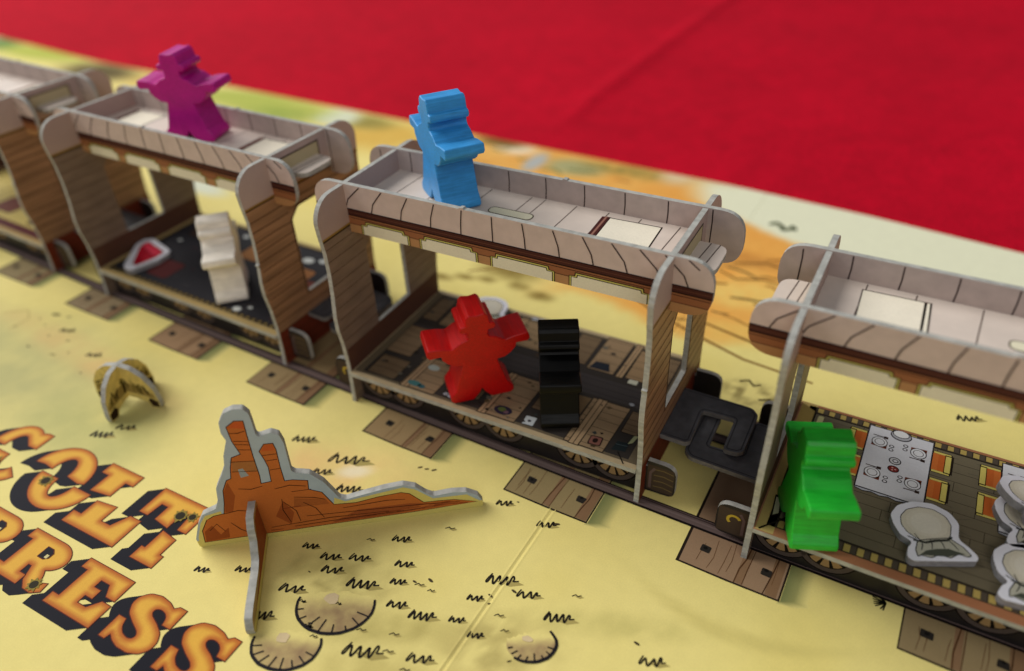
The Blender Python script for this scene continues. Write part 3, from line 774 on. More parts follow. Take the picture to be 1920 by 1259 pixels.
def wheel_board(car, side):
    top = 11.1
    out = [(-59.5, 1.8), (-49.1, 1.4), (-49.1, 0.1), (49.1, 0.1), (49.1, 1.4), (59.5, 1.8), (59.5, 13.2), (51.2, 13.2), (51.2, top), (-51.2, top), (-51.2, 13.2), (-59.5, 13.2)]
    out = rounded(out, [2.5, 0, 0, 0, 0, 2.5, 3.8, 0, 0, 0, 0, 3.8], 6)
    if side > 0: fr = lambda u, v, w_: (-u, 22 + w_, v)
    else: fr = lambda u, v, w_: (u, -22 - w_, v)
    o = plate('wheel_board', out, fr, T, [BLACKP, BLACKP, EDGE], car)
    P = Print(lambda u, v, h: fr(u, v, T / 2 + h))
    # tab print: stacked leaf springs
    for e in (-1, 1):
        P = Print(lambda u, v, h: fr(u, v, T / 2 + h))
        P.layer(0).poly([(e * 51.3, 2.4), (e * 59, 2.4), (e * 59, 12), (e * 51.3, 12)], (74, 62, 52))
        for k in range(4 if e > 0 else 0):
            P.layer(1).stroke([(e * 53.2, 4 + 2.2 * k), (e * 56, 4.4 + 2.2 * k), (e * 58.8, 3.9 + 2.2 * k)], .35, (112, 96, 64))
        P.layer(2).stroke([(e * 52.2, 3), (e * 52.2, 9), (e * 53.4, 11)], .8, (104, 86, 84))
        if e < 0: P.layer(3).stroke([(e * 54.8 + x_, 8.0 + y_) for x_, y_ in arc(0, 0, 1.6, 1.6, 20, 230, 10)], .8, (190, 164, 60))
        P.build('printed_springs', o)
    for x in (-42, -31, -8, 5, 30, 41):
        W = Print(lambda u, v, h, x=x: fr(x * (1 if side < 0 else -1) + u, v, T / 2 + h))
        zc, R = 8.6, 7.6
        cl = lambda pts: band(pts, 0.3, 11.0)
        disc = lambda rr, n=28: cl(arc(0, zc, rr, rr, 0, 360, n)[:-1])
        W.layer(2).poly(disc(R), (22, 18, 18)); W.layer(3).poly(disc(R - .4), (84, 74, 70)); W.layer(4).poly(disc(R - 1.9), (24, 20, 18))
        for k in range(10):
            a = 2 * math.pi * (k + .5) / 10; d = .22
            p = [(1.6 * math.cos(a - d), zc + 1.6 * math.sin(a - d)), ((R - 2.3) * math.cos(a - d), zc + (R - 2.3) * math.sin(a - d)), ((R - 2.2) * math.cos(a), zc + (R - 2.2) * math.sin(a)), ((R - 2.3) * math.cos(a + d), zc + (R - 2.3) * math.sin(a + d)), (1.6 * math.cos(a + d), zc + 1.6 * math.sin(a + d))]
            W.layer(5).poly(cl(p), (158, 130, 92))
        W.layer(6).poly(disc(1.3, 14), (104, 92, 84))
        W.build('printed_wheel', o)
    return o

HOOK = [(49.2, -12), (58.4, -12.3), (59.4, -11), (58.8, 2.8), (68.2, 3.2), (68.4, -9.4), (69.2, -10.3), (72.4, -10), (73.8, -8.6), (73.8, 7.6), (71.6, 10), (49.2, 10.6)]
def hook(car, sx):
    pts = rounded(HOOK, [0, 2.5, 1, 1.2, 1.0, 1, 2, 2, 1, 2, 3, 0], 5)
    z = 13.2 if sx > 0 else 11.6
    o = plate('coupling_hook', pts, lambda u, v, w_: (sx * u, sx * v, z + w_), T, [HOOKM, BLACKP, HOOKE], car)
    P = Print(lambda u, v, h: (sx * u, sx * v, z + T / 2 + h))
    P.layer(0).stroke(inset(pts, .8), .35, (46, 46, 50), closed=True)
    P.build('printed_outline', o)
    return o

def floor_part(car, fn, rim):
    outl = [(-49.2, -27.2), (49.2, -27.2), (49.2, 27.2), (-49.2, 27.2)]
    o = plate('floor', outl, lambda u, v, w_: (u, v, 12.7 - T / 2 + w_), T, [rim, FLOORU, EDGE], car)
    P = Print(lambda u, v, h: (u, v, 12.7 + h), 0.03, 0.012)
    fn(P, random.Random(11))
    P.build('printed_interior', o)
    return o

def planks(P, x0, y0, x1, y1, col, n, r, beam=None, skew=0):
    P.layer(2).poly([(x0, y0), (x1, y0), (x1 + skew, y1), (x0 + skew, y1)], (46, 38, 30))
    P.layer(3).poly([(x0 + .3, y0 + .3), (x1 - .3, y0 + .3), (x1 + skew - .3, y1 - .3), (x0 + skew + .3, y1 - .3)], col)
    for k in range(n):
        y = y0 + (y1 - y0) * (k + .5 + r.uniform(-.15, .15)) / n; s = skew * (y - y0) / (y1 - y0)
        P.layer(4).stroke([(x0 + s + .3, y), ((x0 + x1) / 2 + s, y + r.uniform(-.2, .2)), (x1 + s - .3, y)], .2, tuple(int(c * .55) for c in col))
        if r.random() < .7: P.layer(4).stroke([(x0 + s + r.uniform(1, 4), y + .8), (x0 + s + r.uniform(5, 8), y + .9)], .13, tuple(int(c * .7) for c in col))
    if beam:
        a, b = beam
        P.layer(5).poly([(a, y0 - .4), (b, y0 - .4), (b + skew, y1 + .3), (a + skew, y1 + .3)], (40, 34, 26))
        P.layer(6).poly([(a + .3, y0 - .1), (b - .3, y0 - .1), (b + skew - .3, y1), (a + skew + .3, y1)], tuple(min(255, int(c * 1.12)) for c in col))
        m = (a + b) / 2; P.layer(7).stroke([(m, y0), (m + skew, y1)], .25, (60, 50, 38))

def floor_freight(P, r):
    P.layer(0).rect(-48.8, -25.4, 48.8, 25.6, (104, 92, 72)); P.layer(1).rect(-46, -24.4, 46, 24.6, (56, 51, 47))
    P.layer(2).rect(-45.5, -3.4, 45.5, 5.2, (66, 61, 60))
    for y in (-2, 0.6, 3.4): P.layer(3).stroke([(-45, y), (45, y + .2)], .16, (44, 40, 40))
    c = (148, 124, 94)
    planks(P, 26.2, -25.2, 38.6, -4.4, c, 6, r, (27.8, 31.2), .6)
    P.layer(4).poly([(19.8, -17), (26, -17), (26.6, -5.2), (20.4, -5.2)], (120, 98, 70))
    planks(P, -2.2, -25.2, 10.2, -4.8, c, 6, r, (-2.6, .4), .6)
    planks(P, -31.5, -25.0, -18.5, -9.0, c, 5, r, (-31.0, -28.0), .6)
    planks(P, -46, -12, -36, 4, (130, 108, 82), 4, r)
    planks(P, 18.8, 8, 28.2, 26.4, c, 5, r, (28.8, 31.4), .6)
    planks(P, 31.8, 8.4, 39, 24, (148, 122, 90), 4, r)
    planks(P, -12, 9, 9, 24, (150, 126, 94), 5, r, (-13, -10), .4)
    planks(P, -38, 8, -22, 24, (142, 118, 88), 5, r)
    d_ = (118, 98, 74)
    for q in ((11.6, -17, 18.6, -5), (-16.6, -21, -4.4, -8), (-45, -24, -34, -14), (10.2, 9, 18, 24.4), (40, 8, 45.6, 24), (-21.4, 9, -13.4, 24), (-45.4, 9, -39, 23), (39.8, -15, 45, -5)): planks(P, *q, d_, 4, r)
    P.layer(8).ell(4.6, -21.6, 3.0, 1.9, (48, 42, 58), 14); P.layer(9).ell(4.2, -21.4, 1.4, 1.0, (92, 104, 56), 10); P.layer(9).ell(5.8, -22, .9, .7, (110, 84, 92), 9)
    P.layer(8).poly(rounded([(33, -23.6), (37, -23.2), (36.6, -19.4), (32.8, -19.8)], .6, 3), (52, 36, 32)); P.layer(9).poly(rounded([(33.4, -23.2), (36.6, -22.9), (36.3, -19.9), (33.1, -20.1)], .5, 3), (130, 86, 74)); P.layer(10).ell(34.8, -21.5, .8, 1.0, (40, 26, 22), 10)
    P.layer(8).poly([(12.4, -24.2), (15.8, -24), (15.6, -20.4), (12.2, -20.6)], (190, 196, 196)); P.layer(9).ell(14, -22.4, .6, .5, (60, 56, 60), 8)
    P.layer(8).poly([(40.2, -22.8), (44.2, -22.0), (44, -18.6), (40.6, -18.8)], (36, 44, 46)); P.layer(9).stroke([(40.6, -20.2), (44, -19.8)], .25, (70, 82, 84))
    P.layer(8).poly([(43.6, -19), (44.8, -17.8), (45.4, -14.6), (44.2, -15.0)], (168, 172, 128)); P.layer(8).stroke([(42.2, -22.8), (45.4, -26.6)], .35, (30, 26, 24))
    P.layer(8).poly([(19.6, 8.6), (26.6, 8.8), (25, 12.8), (20.6, 12.4)], (38, 42, 50)); P.layer(8).rect(33.6, 6.4, 36.6, 8.4, (196, 196, 176))
    P.layer(8).ell(38.8, 15.6, 1.1, 3.2, (206, 216, 176), 12)
    P.layer(8).ell(-27, -22.6, 2.6, 1.2, (70, 116, 116), 10); P.layer(8).ell(-24.2, -23, 1.4, .9, (58, 96, 102), 8); P.layer(8).ell(-25.6, -13.4, 2.2, 1.4, (170, 178, 170), 9)
    for x, y, s in ((-13, -22.6, 1.4), (-11, -23.2, .9), (-15, -22.8, .8), (-24, -5.4, 1.3), (-26.4, -4.6, .8), (38.6, -2.6, .7), (-8, 25.2, 1.2), (-5.4, 25.6, .9), (-2.4, 25, 1), (-24, 21, 1.2), (-32, 24, 1.8), (17, -13, .8), (12, 1, .7)):
        P.layer(8).poly(jitter(arc(x, y, s * 1.2, s * .8, 0, 320, 7), .15), (176, 180, 186)); P.layer(9).stroke([(x - s, y), (x + s, y + .2)], .2, (70, 70, 76))
    for k in range(70):
        x = r.uniform(-44, 44); y = r.choice([r.uniform(-24, -5), r.uniform(7, 24.5)]); q = r.uniform(.4, 1.3); a = r.uniform(0, 3)
        P.layer(11 + .01 * k).poly([(x + q * r.uniform(.7, 1.3) * math.cos(a + t * 1.57), y + q * .8 * r.uniform(.6, 1.2) * math.sin(a + t * 1.57)) for t in range(4)], r.choice([(40, 34, 28), (70, 56, 40), (96, 80, 56), (56, 50, 46), (104, 98, 84), (58, 62, 60), (46, 36, 30)]))
    for k in range(30):
        x = r.uniform(-44, 44); y = r.choice([r.uniform(-25, -4), r.uniform(6, 25)]); P.layer(1.5).stroke([(x, y), (x + r.uniform(1, 4), y + r.uniform(-.4, .4))], .25, (36, 32, 30))

def chair_print(P, x0, y0, x1, y1, back):
    D = (38, 28, 20); O = (204, 112, 52); Y = (212, 196, 104)
    P.layer(5).poly(rounded([(x0, y0), (x1, y0), (x1, y1), (x0, y1)], .4, 2), D)
    P.layer(6).rect(x0 + .2, y0 + 1.0, x1 - .2, y1 - 1.0, O)
    P.layer(6).rect(x0 + .3, y0 + .2, x1 - .3, y0 + .95, Y); P.layer(6).rect(x0 + .3, y1 - .95, x1 - .3, y1 - .2, Y)
    bx = (x1 - 1.55, x1 - .2) if back > 0 else (x0 + .2, x0 + 1.55)
    P.layer(7).rect(bx[0] - .2, y0 + .7, bx[1] + .4 * (back > 0) + .2, y1 - .7, D); P.layer(8).rect(bx[0], y0 + 1.1, bx[1], y1 - 1.1, Y)
    P.layer(7).rect(x0 + 1.6, y0 + 1.2, x0 + 3.4, y1 - 1.2, (196, 100, 44))

def plate_print(P, x, y, R, side):
    D = (44, 36, 34); Wt = (224, 224, 226)
    P.layer(9).poly([(x - 2.0, y + side * 1.0 - .9), (x + 2.0, y + side * 1.4 - .9), (x + 2.0, y + side * 1.4 + .9), (x - 2.0, y + side * 1.0 + .9)], (122, 62, 44))
    P.layer(9).stroke([(x - 1.9, y + side * 1.2), (x + 2.0, y + side * 1.6)], .3, (70, 34, 26))
    P.layer(10).ell(x, y, R, R, D, 24); P.layer(11).ell(x, y, R - .22, R - .22, Wt, 24); P.layer(12).ell(x, y, R - .75, R - .75, (96, 92, 92), 20); P.layer(13).ell(x, y, R - .95, R - .95, Wt, 20)
    P.layer(10).stroke([(x - 2.0, y - side * 2.5), (x + 1.7, y - side * 2.4)], .32, (60, 42, 36)); P.layer(10).poly([(x + .8, y - side * 2.9), (x + 1.9, y - side * 2.9), (x + 1.9, y - side * 1.9), (x + .8, y - side * 1.9)], (70, 50, 42))

def table_print(P, x0, y0, x1, y1):
    Wt = (214, 214, 218); D = (42, 36, 40)
    P.layer(7).poly([(x0 - .3, y0 - .4), (x1 + .3, y0 - .4), (x1 + .3, y1 + .3), (x0 - .3, y1 + .3)], D)
    P.layer(8).rect(x0, y0, x1, y1, Wt)
    sc_ = [(x0 + (x1 - x0) * i / 8, y0 - .9 - .5 * (i % 2)) for i in range(9)]
    P.layer(6).poly([(x0 - .3, y0)] + sc_ + [(x1 + .2, y0)], D); P.layer(6.5).poly([(x0, y0)] + [(a, b + .3) for a, b in sc_] + [(x1, y0)], (190, 192, 198))
    for px, py, sd in ((3.2, 6.6, -1), (13.2, 6.8, 1), (3.2, 19.6, -1), (13.2, 19.4, 1)): plate_print(P, x0 + px, y0 + py, 2.1, sd)
    for px, py in ((6.6, 5.4), (10, 7.2), (6.4, 18.4), (9.8, 20.2)):
        for d in (-.75, .75):
            P.layer(10).ell(x0 + px, y0 + py + d, .68, .62, D, 12); P.layer(11).ell(x0 + px, y0 + py + d, .42, .38, Wt, 12)
    P.layer(10).ell(x0 + 8, y0 + 13.6, 1.6, 1.5, D, 16); P.layer(11).ell(x0 + 8, y0 + 13.6, 1.3, 1.2, (200, 200, 200), 16); P.layer(12).ell(x0 + 8.1, y0 + 13.6, .8, .7, D, 12); P.layer(13).ell(x0 + 8.1, y0 + 13.6, .55, .45, Wt, 12)
    P.layer(10).ell(x0 + 8, y0 + 10.3, 1.5, 1.35, (52, 30, 30), 16); P.layer(11).ell(x0 + 8, y0 + 10.3, 1.2, 1.05, (124, 44, 40), 16)
    for a in (0, 2.1, 4.2): P.layer(12).ell(x0 + 8 + .5 * math.cos(a), y0 + 10.3 + .5 * math.sin(a), .28, .26, (200, 150, 140), 8)
    # lamp at the window end
    P.layer(10).ell(x0 + 8.2, y1 - 1.0, 2.8, 2.2, D, 22); P.layer(11).ell(x0 + 8.2, y1 - .9, 2.5, 1.9, (176, 176, 180), 22); P.layer(12).ell(x0 + 8.1, y1 - .4, 2.2, 1.6, D, 22); P.layer(13).ell(x0 + 8.1, y1 - .35, 2.0, 1.4, (228, 228, 226), 22)

def floor_dining(P, r):
    P.layer(0).rect(-48.8, -26.9, 48.8, 26.9, (164, 110, 76))
    P.layer(1).rect(-46.6, -24.4, 48.8, 26.2, (70, 60, 44)); P.layer(1).rect(-48.8, -26.9, -44.4, 26.9, (186, 160, 98))
    P.layer(2).rect(-44.6, -24.2, 48.6, 26.0, (62, 54, 44))
    k = -44
    while k < 48:
        for y0, y1 in ((-24.0, -21.6), (23.9, 25.8)):
            P.layer(3).rect(k, y0, k + 1.5, y1, (182, 158, 88)); P.layer(3).rect(k + 1.6, y0, k + 2.8, y1, (84, 74, 62))
        k += 3.15
    P.layer(3).rect(-44.4, -21.0, 48.6, 23.2, (112, 103, 82))
    P.layer(4).stroke([(-44.4, -21.0), (48.6, -21.0)], .35, (34, 28, 22)); P.layer(4).stroke([(-44.4, 23.3), (48.6, 23.3)], .35, (34, 28, 22)); P.layer(4).stroke([(-44.4, -21), (-44.4, 23.3)], .35, (34, 28, 22))
    y = -17.6; row = 0
    while y < 23:
        P.layer(4).stroke([(-44.2, y), (0, y + r.uniform(-.1, .1)), (48.4, y)], .16, (62, 54, 42))
        x = -40 + 9 * (row % 3)
        while x < 48:
            P.layer(4).stroke([(x, y), (x + .1, y + 3.6)], .16, (58, 50, 40)); x += 22 + r.uniform(-3, 3)
        for q in range(5):
            xx = r.uniform(-43, 44); P.layer(3.5).stroke([(xx, y + r.uniform(.5, 3)), (xx + r.uniform(4, 9), y + r.uniform(.5, 3))], .3, (96, 88, 72), True)
        y += 3.7; row += 1
    table_print(P, -29.4, -0.6, -13.0, 25.0); table_print(P, 4.2, -0.6, 20.6, 25.0)
    for a, b in ((13.4, 22.2), (2.4, 11.2)):
        chair_print(P, -12.8, a, -7.9, b, 1); chair_print(P, -1.2, a, 4.0, b, -1); chair_print(P, -34.4, a, -29.6, b, -1); chair_print(P, 20.8, a, 25.8, b, 1)
    # corner pieces
    P.layer(5).poly([(-48.6, 12), (-44.8, 12), (-44.8, 24), (-48.6, 26)], (176, 150, 84)); P.layer(6).poly(rounded([(-43.6, 17), (-42.0, 17.4), (-41.8, 22.6), (-43.4, 22.6)], .6, 3), (214, 208, 150))
    P.layer(5).stroke([(-48, -26.5), (-41, -18)], .5, (34, 26, 20)); P.layer(6).poly([(-46.4, -21.4), (-44.2, -19.6), (-45.4, -13), (-47, -13.4)], (36, 28, 22)); P.layer(7).poly([(-46, -20.6), (-44.8, -19.4), (-45.6, -14), (-46.6, -14.2)], (186, 182, 150))

def floor_lounge(P, r):
    P.layer(0).rect(-48.8, -26.9, 48.8, 26.9, (172, 148, 96)); P.layer(1).rect(-46.8, -24.6, 46.8, 25.4, (42, 36, 36)); P.layer(2).rect(-45, -22.6, 45, 23.6, (50, 49, 53))
    for k in range(40):
        x = r.uniform(-44, 44); y = r.uniform(-22, 23); P.layer(3).stroke([(x, y), (x + r.uniform(2, 6), y + r.uniform(-.5, .5))], .4, r.choice([(50, 48, 52), (78, 74, 76), (84, 44, 44)]), True)
    for x0, y0, x1, y1, c in ((-6, 6, 6, 20, (170, 116, 66)), (20, 4, 34, 12, (156, 104, 60)), (34, -6, 44, 6, (120, 60, 50)), (-30, -20, -18, -8, (96, 44, 44)), (-40, 10, -26, 22, (70, 54, 48))):
        P.layer(4).poly(rounded([(x0, y0), (x1, y0), (x1, y1), (x0, y1)], 2, 4), (34, 28, 28)); P.layer(5).poly(rounded([(x0 + .4, y0 + .4), (x1 - .4, y0 + .4), (x1 - .4, y1 - .4), (x0 + .4, y1 - .4)], 1.8, 4), c)
    for x, y, s in ((24, -21.4, 2.2), (28, -18.6, 1.3), (24, 17, 3.2), (30, 19, 2.2), (40, 18, 3), (-38, 5, 1.3), (12, 18, 2), (-14, 20, 2)):
        P.layer(6).ell(x, y, s, s * .75, (54, 54, 56), 14); P.layer(7).ell(x, y, s * .85, s * .6, (206, 210, 206), 14)
    for x in range(-44, 45, 3): P.layer(3).rect(x, -24.2, x + 1.5, -23.0, (128, 108, 60))

def floor_parlour(P, r):
    P.layer(0).rect(-48.8, -26.9, 48.8, 26.9, (176, 150, 98)); P.layer(1).rect(-46.8, -24.6, 46.8, 25.4, (96, 52, 52)); P.layer(2).rect(-45, -20, 45, 20, (206, 186, 112))
    for x in range(-44, 44, 6): P.layer(3).stroke([(x, -20), (x + .4, 20)], .25, (150, 130, 76))
    for x0, y0, x1, y1, c in ((20, 2, 34, 14, (92, 46, 56)), (22, -18, 40, -8, (98, 60, 58)), (-10, -16, 6, -4, (120, 70, 60))):
        P.layer(4).poly(rounded([(x0, y0), (x1, y0), (x1, y1), (x0, y1)], 2, 4), (40, 26, 28)); P.layer(5).poly(rounded([(x0 + .5, y0 + .5), (x1 - .5, y0 + .5), (x1 - .5, y1 - .5), (x0 + .5, y1 - .5)], 2, 4), c)

def car(label, x, y, yaw, floor_fn, roof_v, rim, sd, sz=1.0):
    c = empty('train_car', (x, y, 0.02), yaw); c.scale = (1, 1, sz)
    tag(c, label, 'train car', 'cardboard train cars coupled on the printed track')
    for e in (-1, 1): end_panel(c, e, sd + e)
    for s in (-1, 1): side_rail(c, s)
    roof_part(c, roof_v); floor_part(c, floor_fn, rim)
    for s in (-1, 1): wheel_board(c, s)
    for e in (-1, 1): hook(c, e)
    return c
TAN = mat_plain('tan_rim_print', (178, 158, 122), 0.45, 300, 0.08)
BRN = mat_plain('brown_rim_print', (166, 114, 80), 0.45, 300, 0.08)
car('cardboard train car coupled behind the car that carries the purple figure', -272, 14.2, -0.055, floor_parlour, 2, TAN, 21)
car('cardboard train car with the purple figure on its roof and a red gem inside', -134.1, 6.9, -0.038, floor_lounge, 2, TAN, 11)
CAR_C = car('cardboard freight car with the blue figure on its roof, red and black figures inside', 0, 0, 0, floor_freight, 0, TAN, 31)
car('cardboard dining car with printed tables, chairs and the green figure inside', 132.4, -6.3, -0.016, floor_dining, 1, BRN, 41, 0.969)

# ------------------------------------------------------------------ wooden figures
HALF = [(0, 3.9), (0.9, 2.2), (2.4, 0.5), (3.0, 0.0), (9.0, 0.0), (9.9, 0.9), (9.8, 2.4), (8.0, 4.6), (5.2, 13.9), (7.6, 14.1), (9.6, 15.4), (11.2, 17.2), (11.4, 18.5), (14.9, 18.4), (15.7, 19.4),
        (15.2, 21.6), (11.0, 21.2), (8.0, 20.5), (5.4, 22.2), (3.4, 22.9), (3.0, 23.6), (3.1, 25.2), (5.0, 25.4), (5.5, 26.4), (5.0, 27.5), (3.7, 27.7), (3.2, 30.2), (2.3, 31.2), (0, 30.8)]
RR = [0, .5, .4, .3, 1.0, .8, .8, .5, .5, 1, 1, .6, .3, .8, .8, .8, 1.5, 1.0, 1.2, .4, .4, .3, .5, .6, .5, .4, .7, .7, 0]
def figure(label, rgb, x, y, z, ux, uy, rough=0.38, k=1.0):
    outl = HALF + [(-p[0], p[1]) for p in reversed(HALF[1:-1])]
    rr = RR + RR[::-1][1:-1]
    outl = rounded(outl, rr, 4)
    if area2(outl) < 0: outl.reverse()
    bm = bmesh.new(); th = 11.4
    vs = [bm.verts.new(Vector((p[0], -th / 2, p[1])) * S) for p in outl]
    f = bm.faces.new(vs)
    res = bmesh.ops.extrude_face_region(bm, geom=[f])
    ev = [g for g in res['geom'] if isinstance(g, bmesh.types.BMVert)]
    bmesh.ops.translate(bm, verts=ev, vec=Vector((0, th, 0)) * S)
    bm.normal_update()
    caps = [fc for fc in bm.faces if len(fc.verts) > 8]
    ed = [e for fc in caps for e in fc.edges]
    bmesh.ops.bevel(bm, geom=ed, offset=0.3 * S, segments=1, profile=0.5, affect='EDGES', clamp_overlap=True)
    bmesh.ops.recalc_face_normals(bm, faces=bm.faces)
    me = bpy.data.meshes.new('wooden_figure'); bm.to_mesh(me); bm.free()
    me.materials.append(wood_paint(label.split()[0] + '_painted_wood', rgb, rough))
    me.polygons.foreach_set('use_smooth', [len(p.vertices) < 9 for p in me.polygons]); me.set_sharp_from_angle(angle=math.radians(33))
    o = link(bpy.data.objects.new('wooden_figure', me))
    o.location = Vector((x, y, z)) * S; o.rotation_euler = (0, 0, math.atan2(uy, ux)); o.scale = (k, k, k)
    tag(o, label, 'figure', 'painted wooden cowboy figures')
    return o
FZ = 12.95; RZ = 67.15
figure('purple wooden cowboy figure with arms out standing on a train car roof', (196, 14, 142), -134.0, 8.6, RZ, 1, 0.27, 0.38, 0.97)
figure('blue wooden cowboy figure standing turned sideways on the freight car roof', (58, 156, 226), -23.0, 2.2, RZ, .79, -.61)
figure('red wooden cowboy figure facing outward on the freight car floor', (196, 3, 6), -7.5, -15.3, FZ, .719, .695)
figure('black wooden cowboy figure seen edge-on beside the red figure', (1, 1, 1), 19.4, -13.4, FZ, -.465, .886, 0.42)
figure('green wooden cowboy figure standing in the dining car', (34, 184, 50), 94.0, -24.9, 12.52, -.376, .927, 0.38, 0.97)
figure('white wooden cowboy figure standing in the car below the purple figure', (250, 243, 230), -121.6, -6.2, FZ, -.70, .714, 0.5)

# ------------------------------------------------------------------ loot tokens
BAG = [(-7.6, 1.5), (-7.4, 4.4), (-4.8, 7.4), (-.6, 8.8), (4, 8.2), (7.2, 5.4), (8.2, 1.8), (6.2, -3.0), (7.8, -5.4), (8.9, -8.0), (8.2, -9.4), (-6.4, -9.8), (-7.6, -8.6), (-6.4, -5.8), (-4.8, -4.2), (-7.0, -2.0)]
def bag(label, x, y, z, rz, tilt=None, flipc=False):
    c = empty('money_bag_token', (x, y, z), rz, tilt)
    tag(c, label, 'token', 'money bag tokens')
    outl = rounded(BAG, [3, 3, 3, 3, 3, 3, 3, 2.5, 2, 2, 1.5, 1.5, 1.5, 1.5, 2, 3], 4)
    o = plate('token_card', outl, lambda u, v, w_: (u, v, 1.0 + w_), 2.0, [mat_bagw, mat_bagw, EDGE_W], c)
    P = Print(lambda u, v, h: (u, v, 2.0 + h), .02, .012)
    bd = rounded([(-5.9, 1.2), (-5.2, 4.0), (-3.0, 6.2), (0.2, 7.1), (3.6, 6.4), (5.9, 4.0), (6.2, 1.2), (4.6, -2.6), (1.6, -4.0), (-3.2, -3.6), (-5.2, -1.2)], 2.5, 4)
    P.layer(0).poly(bd, (66, 66, 72)); P.layer(1).poly(inset(bd, .22), (214, 207, 186)); P.layer(2).poly([(p[0] * .86 + .4, p[1] * .84 + .6) for p in inset(bd, .3)], (222, 215, 195)); P.layer(3).poly([(p[0] * .6 + .2, p[1] * .6 + .8) for p in bd], (228, 222, 204))
    sk = rounded([(-3.6, -3.6), (0, -3.0), (4.2, -2.6), (6.6, -5.4), (7.6, -8.0), (6.4, -8.4), (4.6, -7.6), (2.4, -8.8), (0, -7.9), (-2, -8.9), (-4.2, -8.2), (-5.2, -8.7), (-5.0, -6.4)], .7, 3)
    P.layer(3.5).poly(sk, (50, 50, 50)); P.layer(4).poly(inset(sk, .25), (186, 184, 166))
    P.layer(5).poly(jitter([(-4.4, -7.9), (-2.6, -6.6), (0, -6.2), (3, -6.0), (6.2, -7.6), (4.4, -7.6), (2, -8.4), (-1, -8.2)], .1), (78, 82, 70))
    for a, b in (((-2.6, -3.9), (-3.6, -6.6)), ((-.4, -3.4), (-1.0, -6.2)), ((1.6, -3.2), (2.0, -6.0)), ((3.6, -3.2), (5, -6.4))): P.layer(6).stroke([a, ((a[0] + b[0]) / 2 + .2, (a[1] + b[1]) / 2), b], .3, (70, 70, 66), True)
    P.layer(6).stroke(jitter([(-4.4, -3.6), (-2, -4.2), (.6, -3.7), (3.4, -3.5), (5, -2.6)], .15), .7, (52, 54, 48), True)
    P.layer(6).stroke([(-3.6, -3.6), (-5.4, -2.4)], .4, (50, 50, 46), True); P.layer(6).stroke([(-3.0, -3.4), (-3.6, -1.6)], .35, (60, 60, 54), True)
    P.build('printed_bag', o)
    return c
mat_bagw = mat_plain('token_white_print', (234, 234, 242), 0.42, 300, 0.04)
bag('whole money bag token lying flat in front of the printed dining table', 120.8, -16.0, 12.5, 0.42)
bag('money bag token lying flat under the tilted one in the dining car', 143.0, -1.8, 12.5, 0.25)
bag('money bag token tilted on top of another token in the dining car', 142.6, 1.8, 15.9, 0, (math.radians(-6), math.radians(14), 0.45))
bag('money bag token lying flat near the front rim of the dining car', 143.0, -19.6, 12.5, 0.1)
bag('money bag token lying behind the red figure in the freight car', -25.0, 19.8, 12.95, 0.5)
bag('money bag token on the floor of the last car by its end wall', -240, 4, 12.95, 0.9)

def gem():
    c = empty('gem_token', (-173.5, -2.6, 12.95), 0.0)
    tag(c, 'red gem token with white border on the floor near the white figure', 'token')
    outl = rounded([(1.6, -12.4), (6.0, -12.8), (9.6, -2.0), (9.2, 5.0), (-6.8, 9.6), (-9.6, 7.4), (-9.4, 3.0), (-1.2, -9.6)], [2, 2, 3, 3, 2.5, 2, 2, 3], 5)
    o = plate('token_card', outl, lambda u, v, w_: (u, v, 1 + w_), 2.0, [mat_bagw, mat_bagw, EDGE_W], c)
    P = Print(lambda u, v, h: (u, v, 2 + h), .02, .012)
    g = [(2.6, -9.0), (5.0, -9.4), (7.4, -1.6), (7.0, 3.4), (-5.6, 6.8), (-7.0, 5.2), (-6.4, 2.4)]
    P.layer(0).poly(g, (70, 10, 22)); P.layer(1).poly(inset(g, .3), (196, 22, 46))
    P.layer(2).poly([(-5.8, 3.0), (6.2, -1.2), (5.6, 2.8), (-5.2, 5.8)], (226, 60, 84)); P.layer(2).poly([(1.6, -4.4), (3.6, -5.2), (4.4, -8.2), (3, -8.2)], (150, 12, 34))
    P.layer(3).stroke([(-6.0, 2.6), (6.6, -1.6)], .3, (110, 8, 26)); P.layer(3).stroke([(-1.4, 1.0), (3.8, -8.6)], .25, (120, 8, 26))
    P.build('printed_gem', o)
gem()

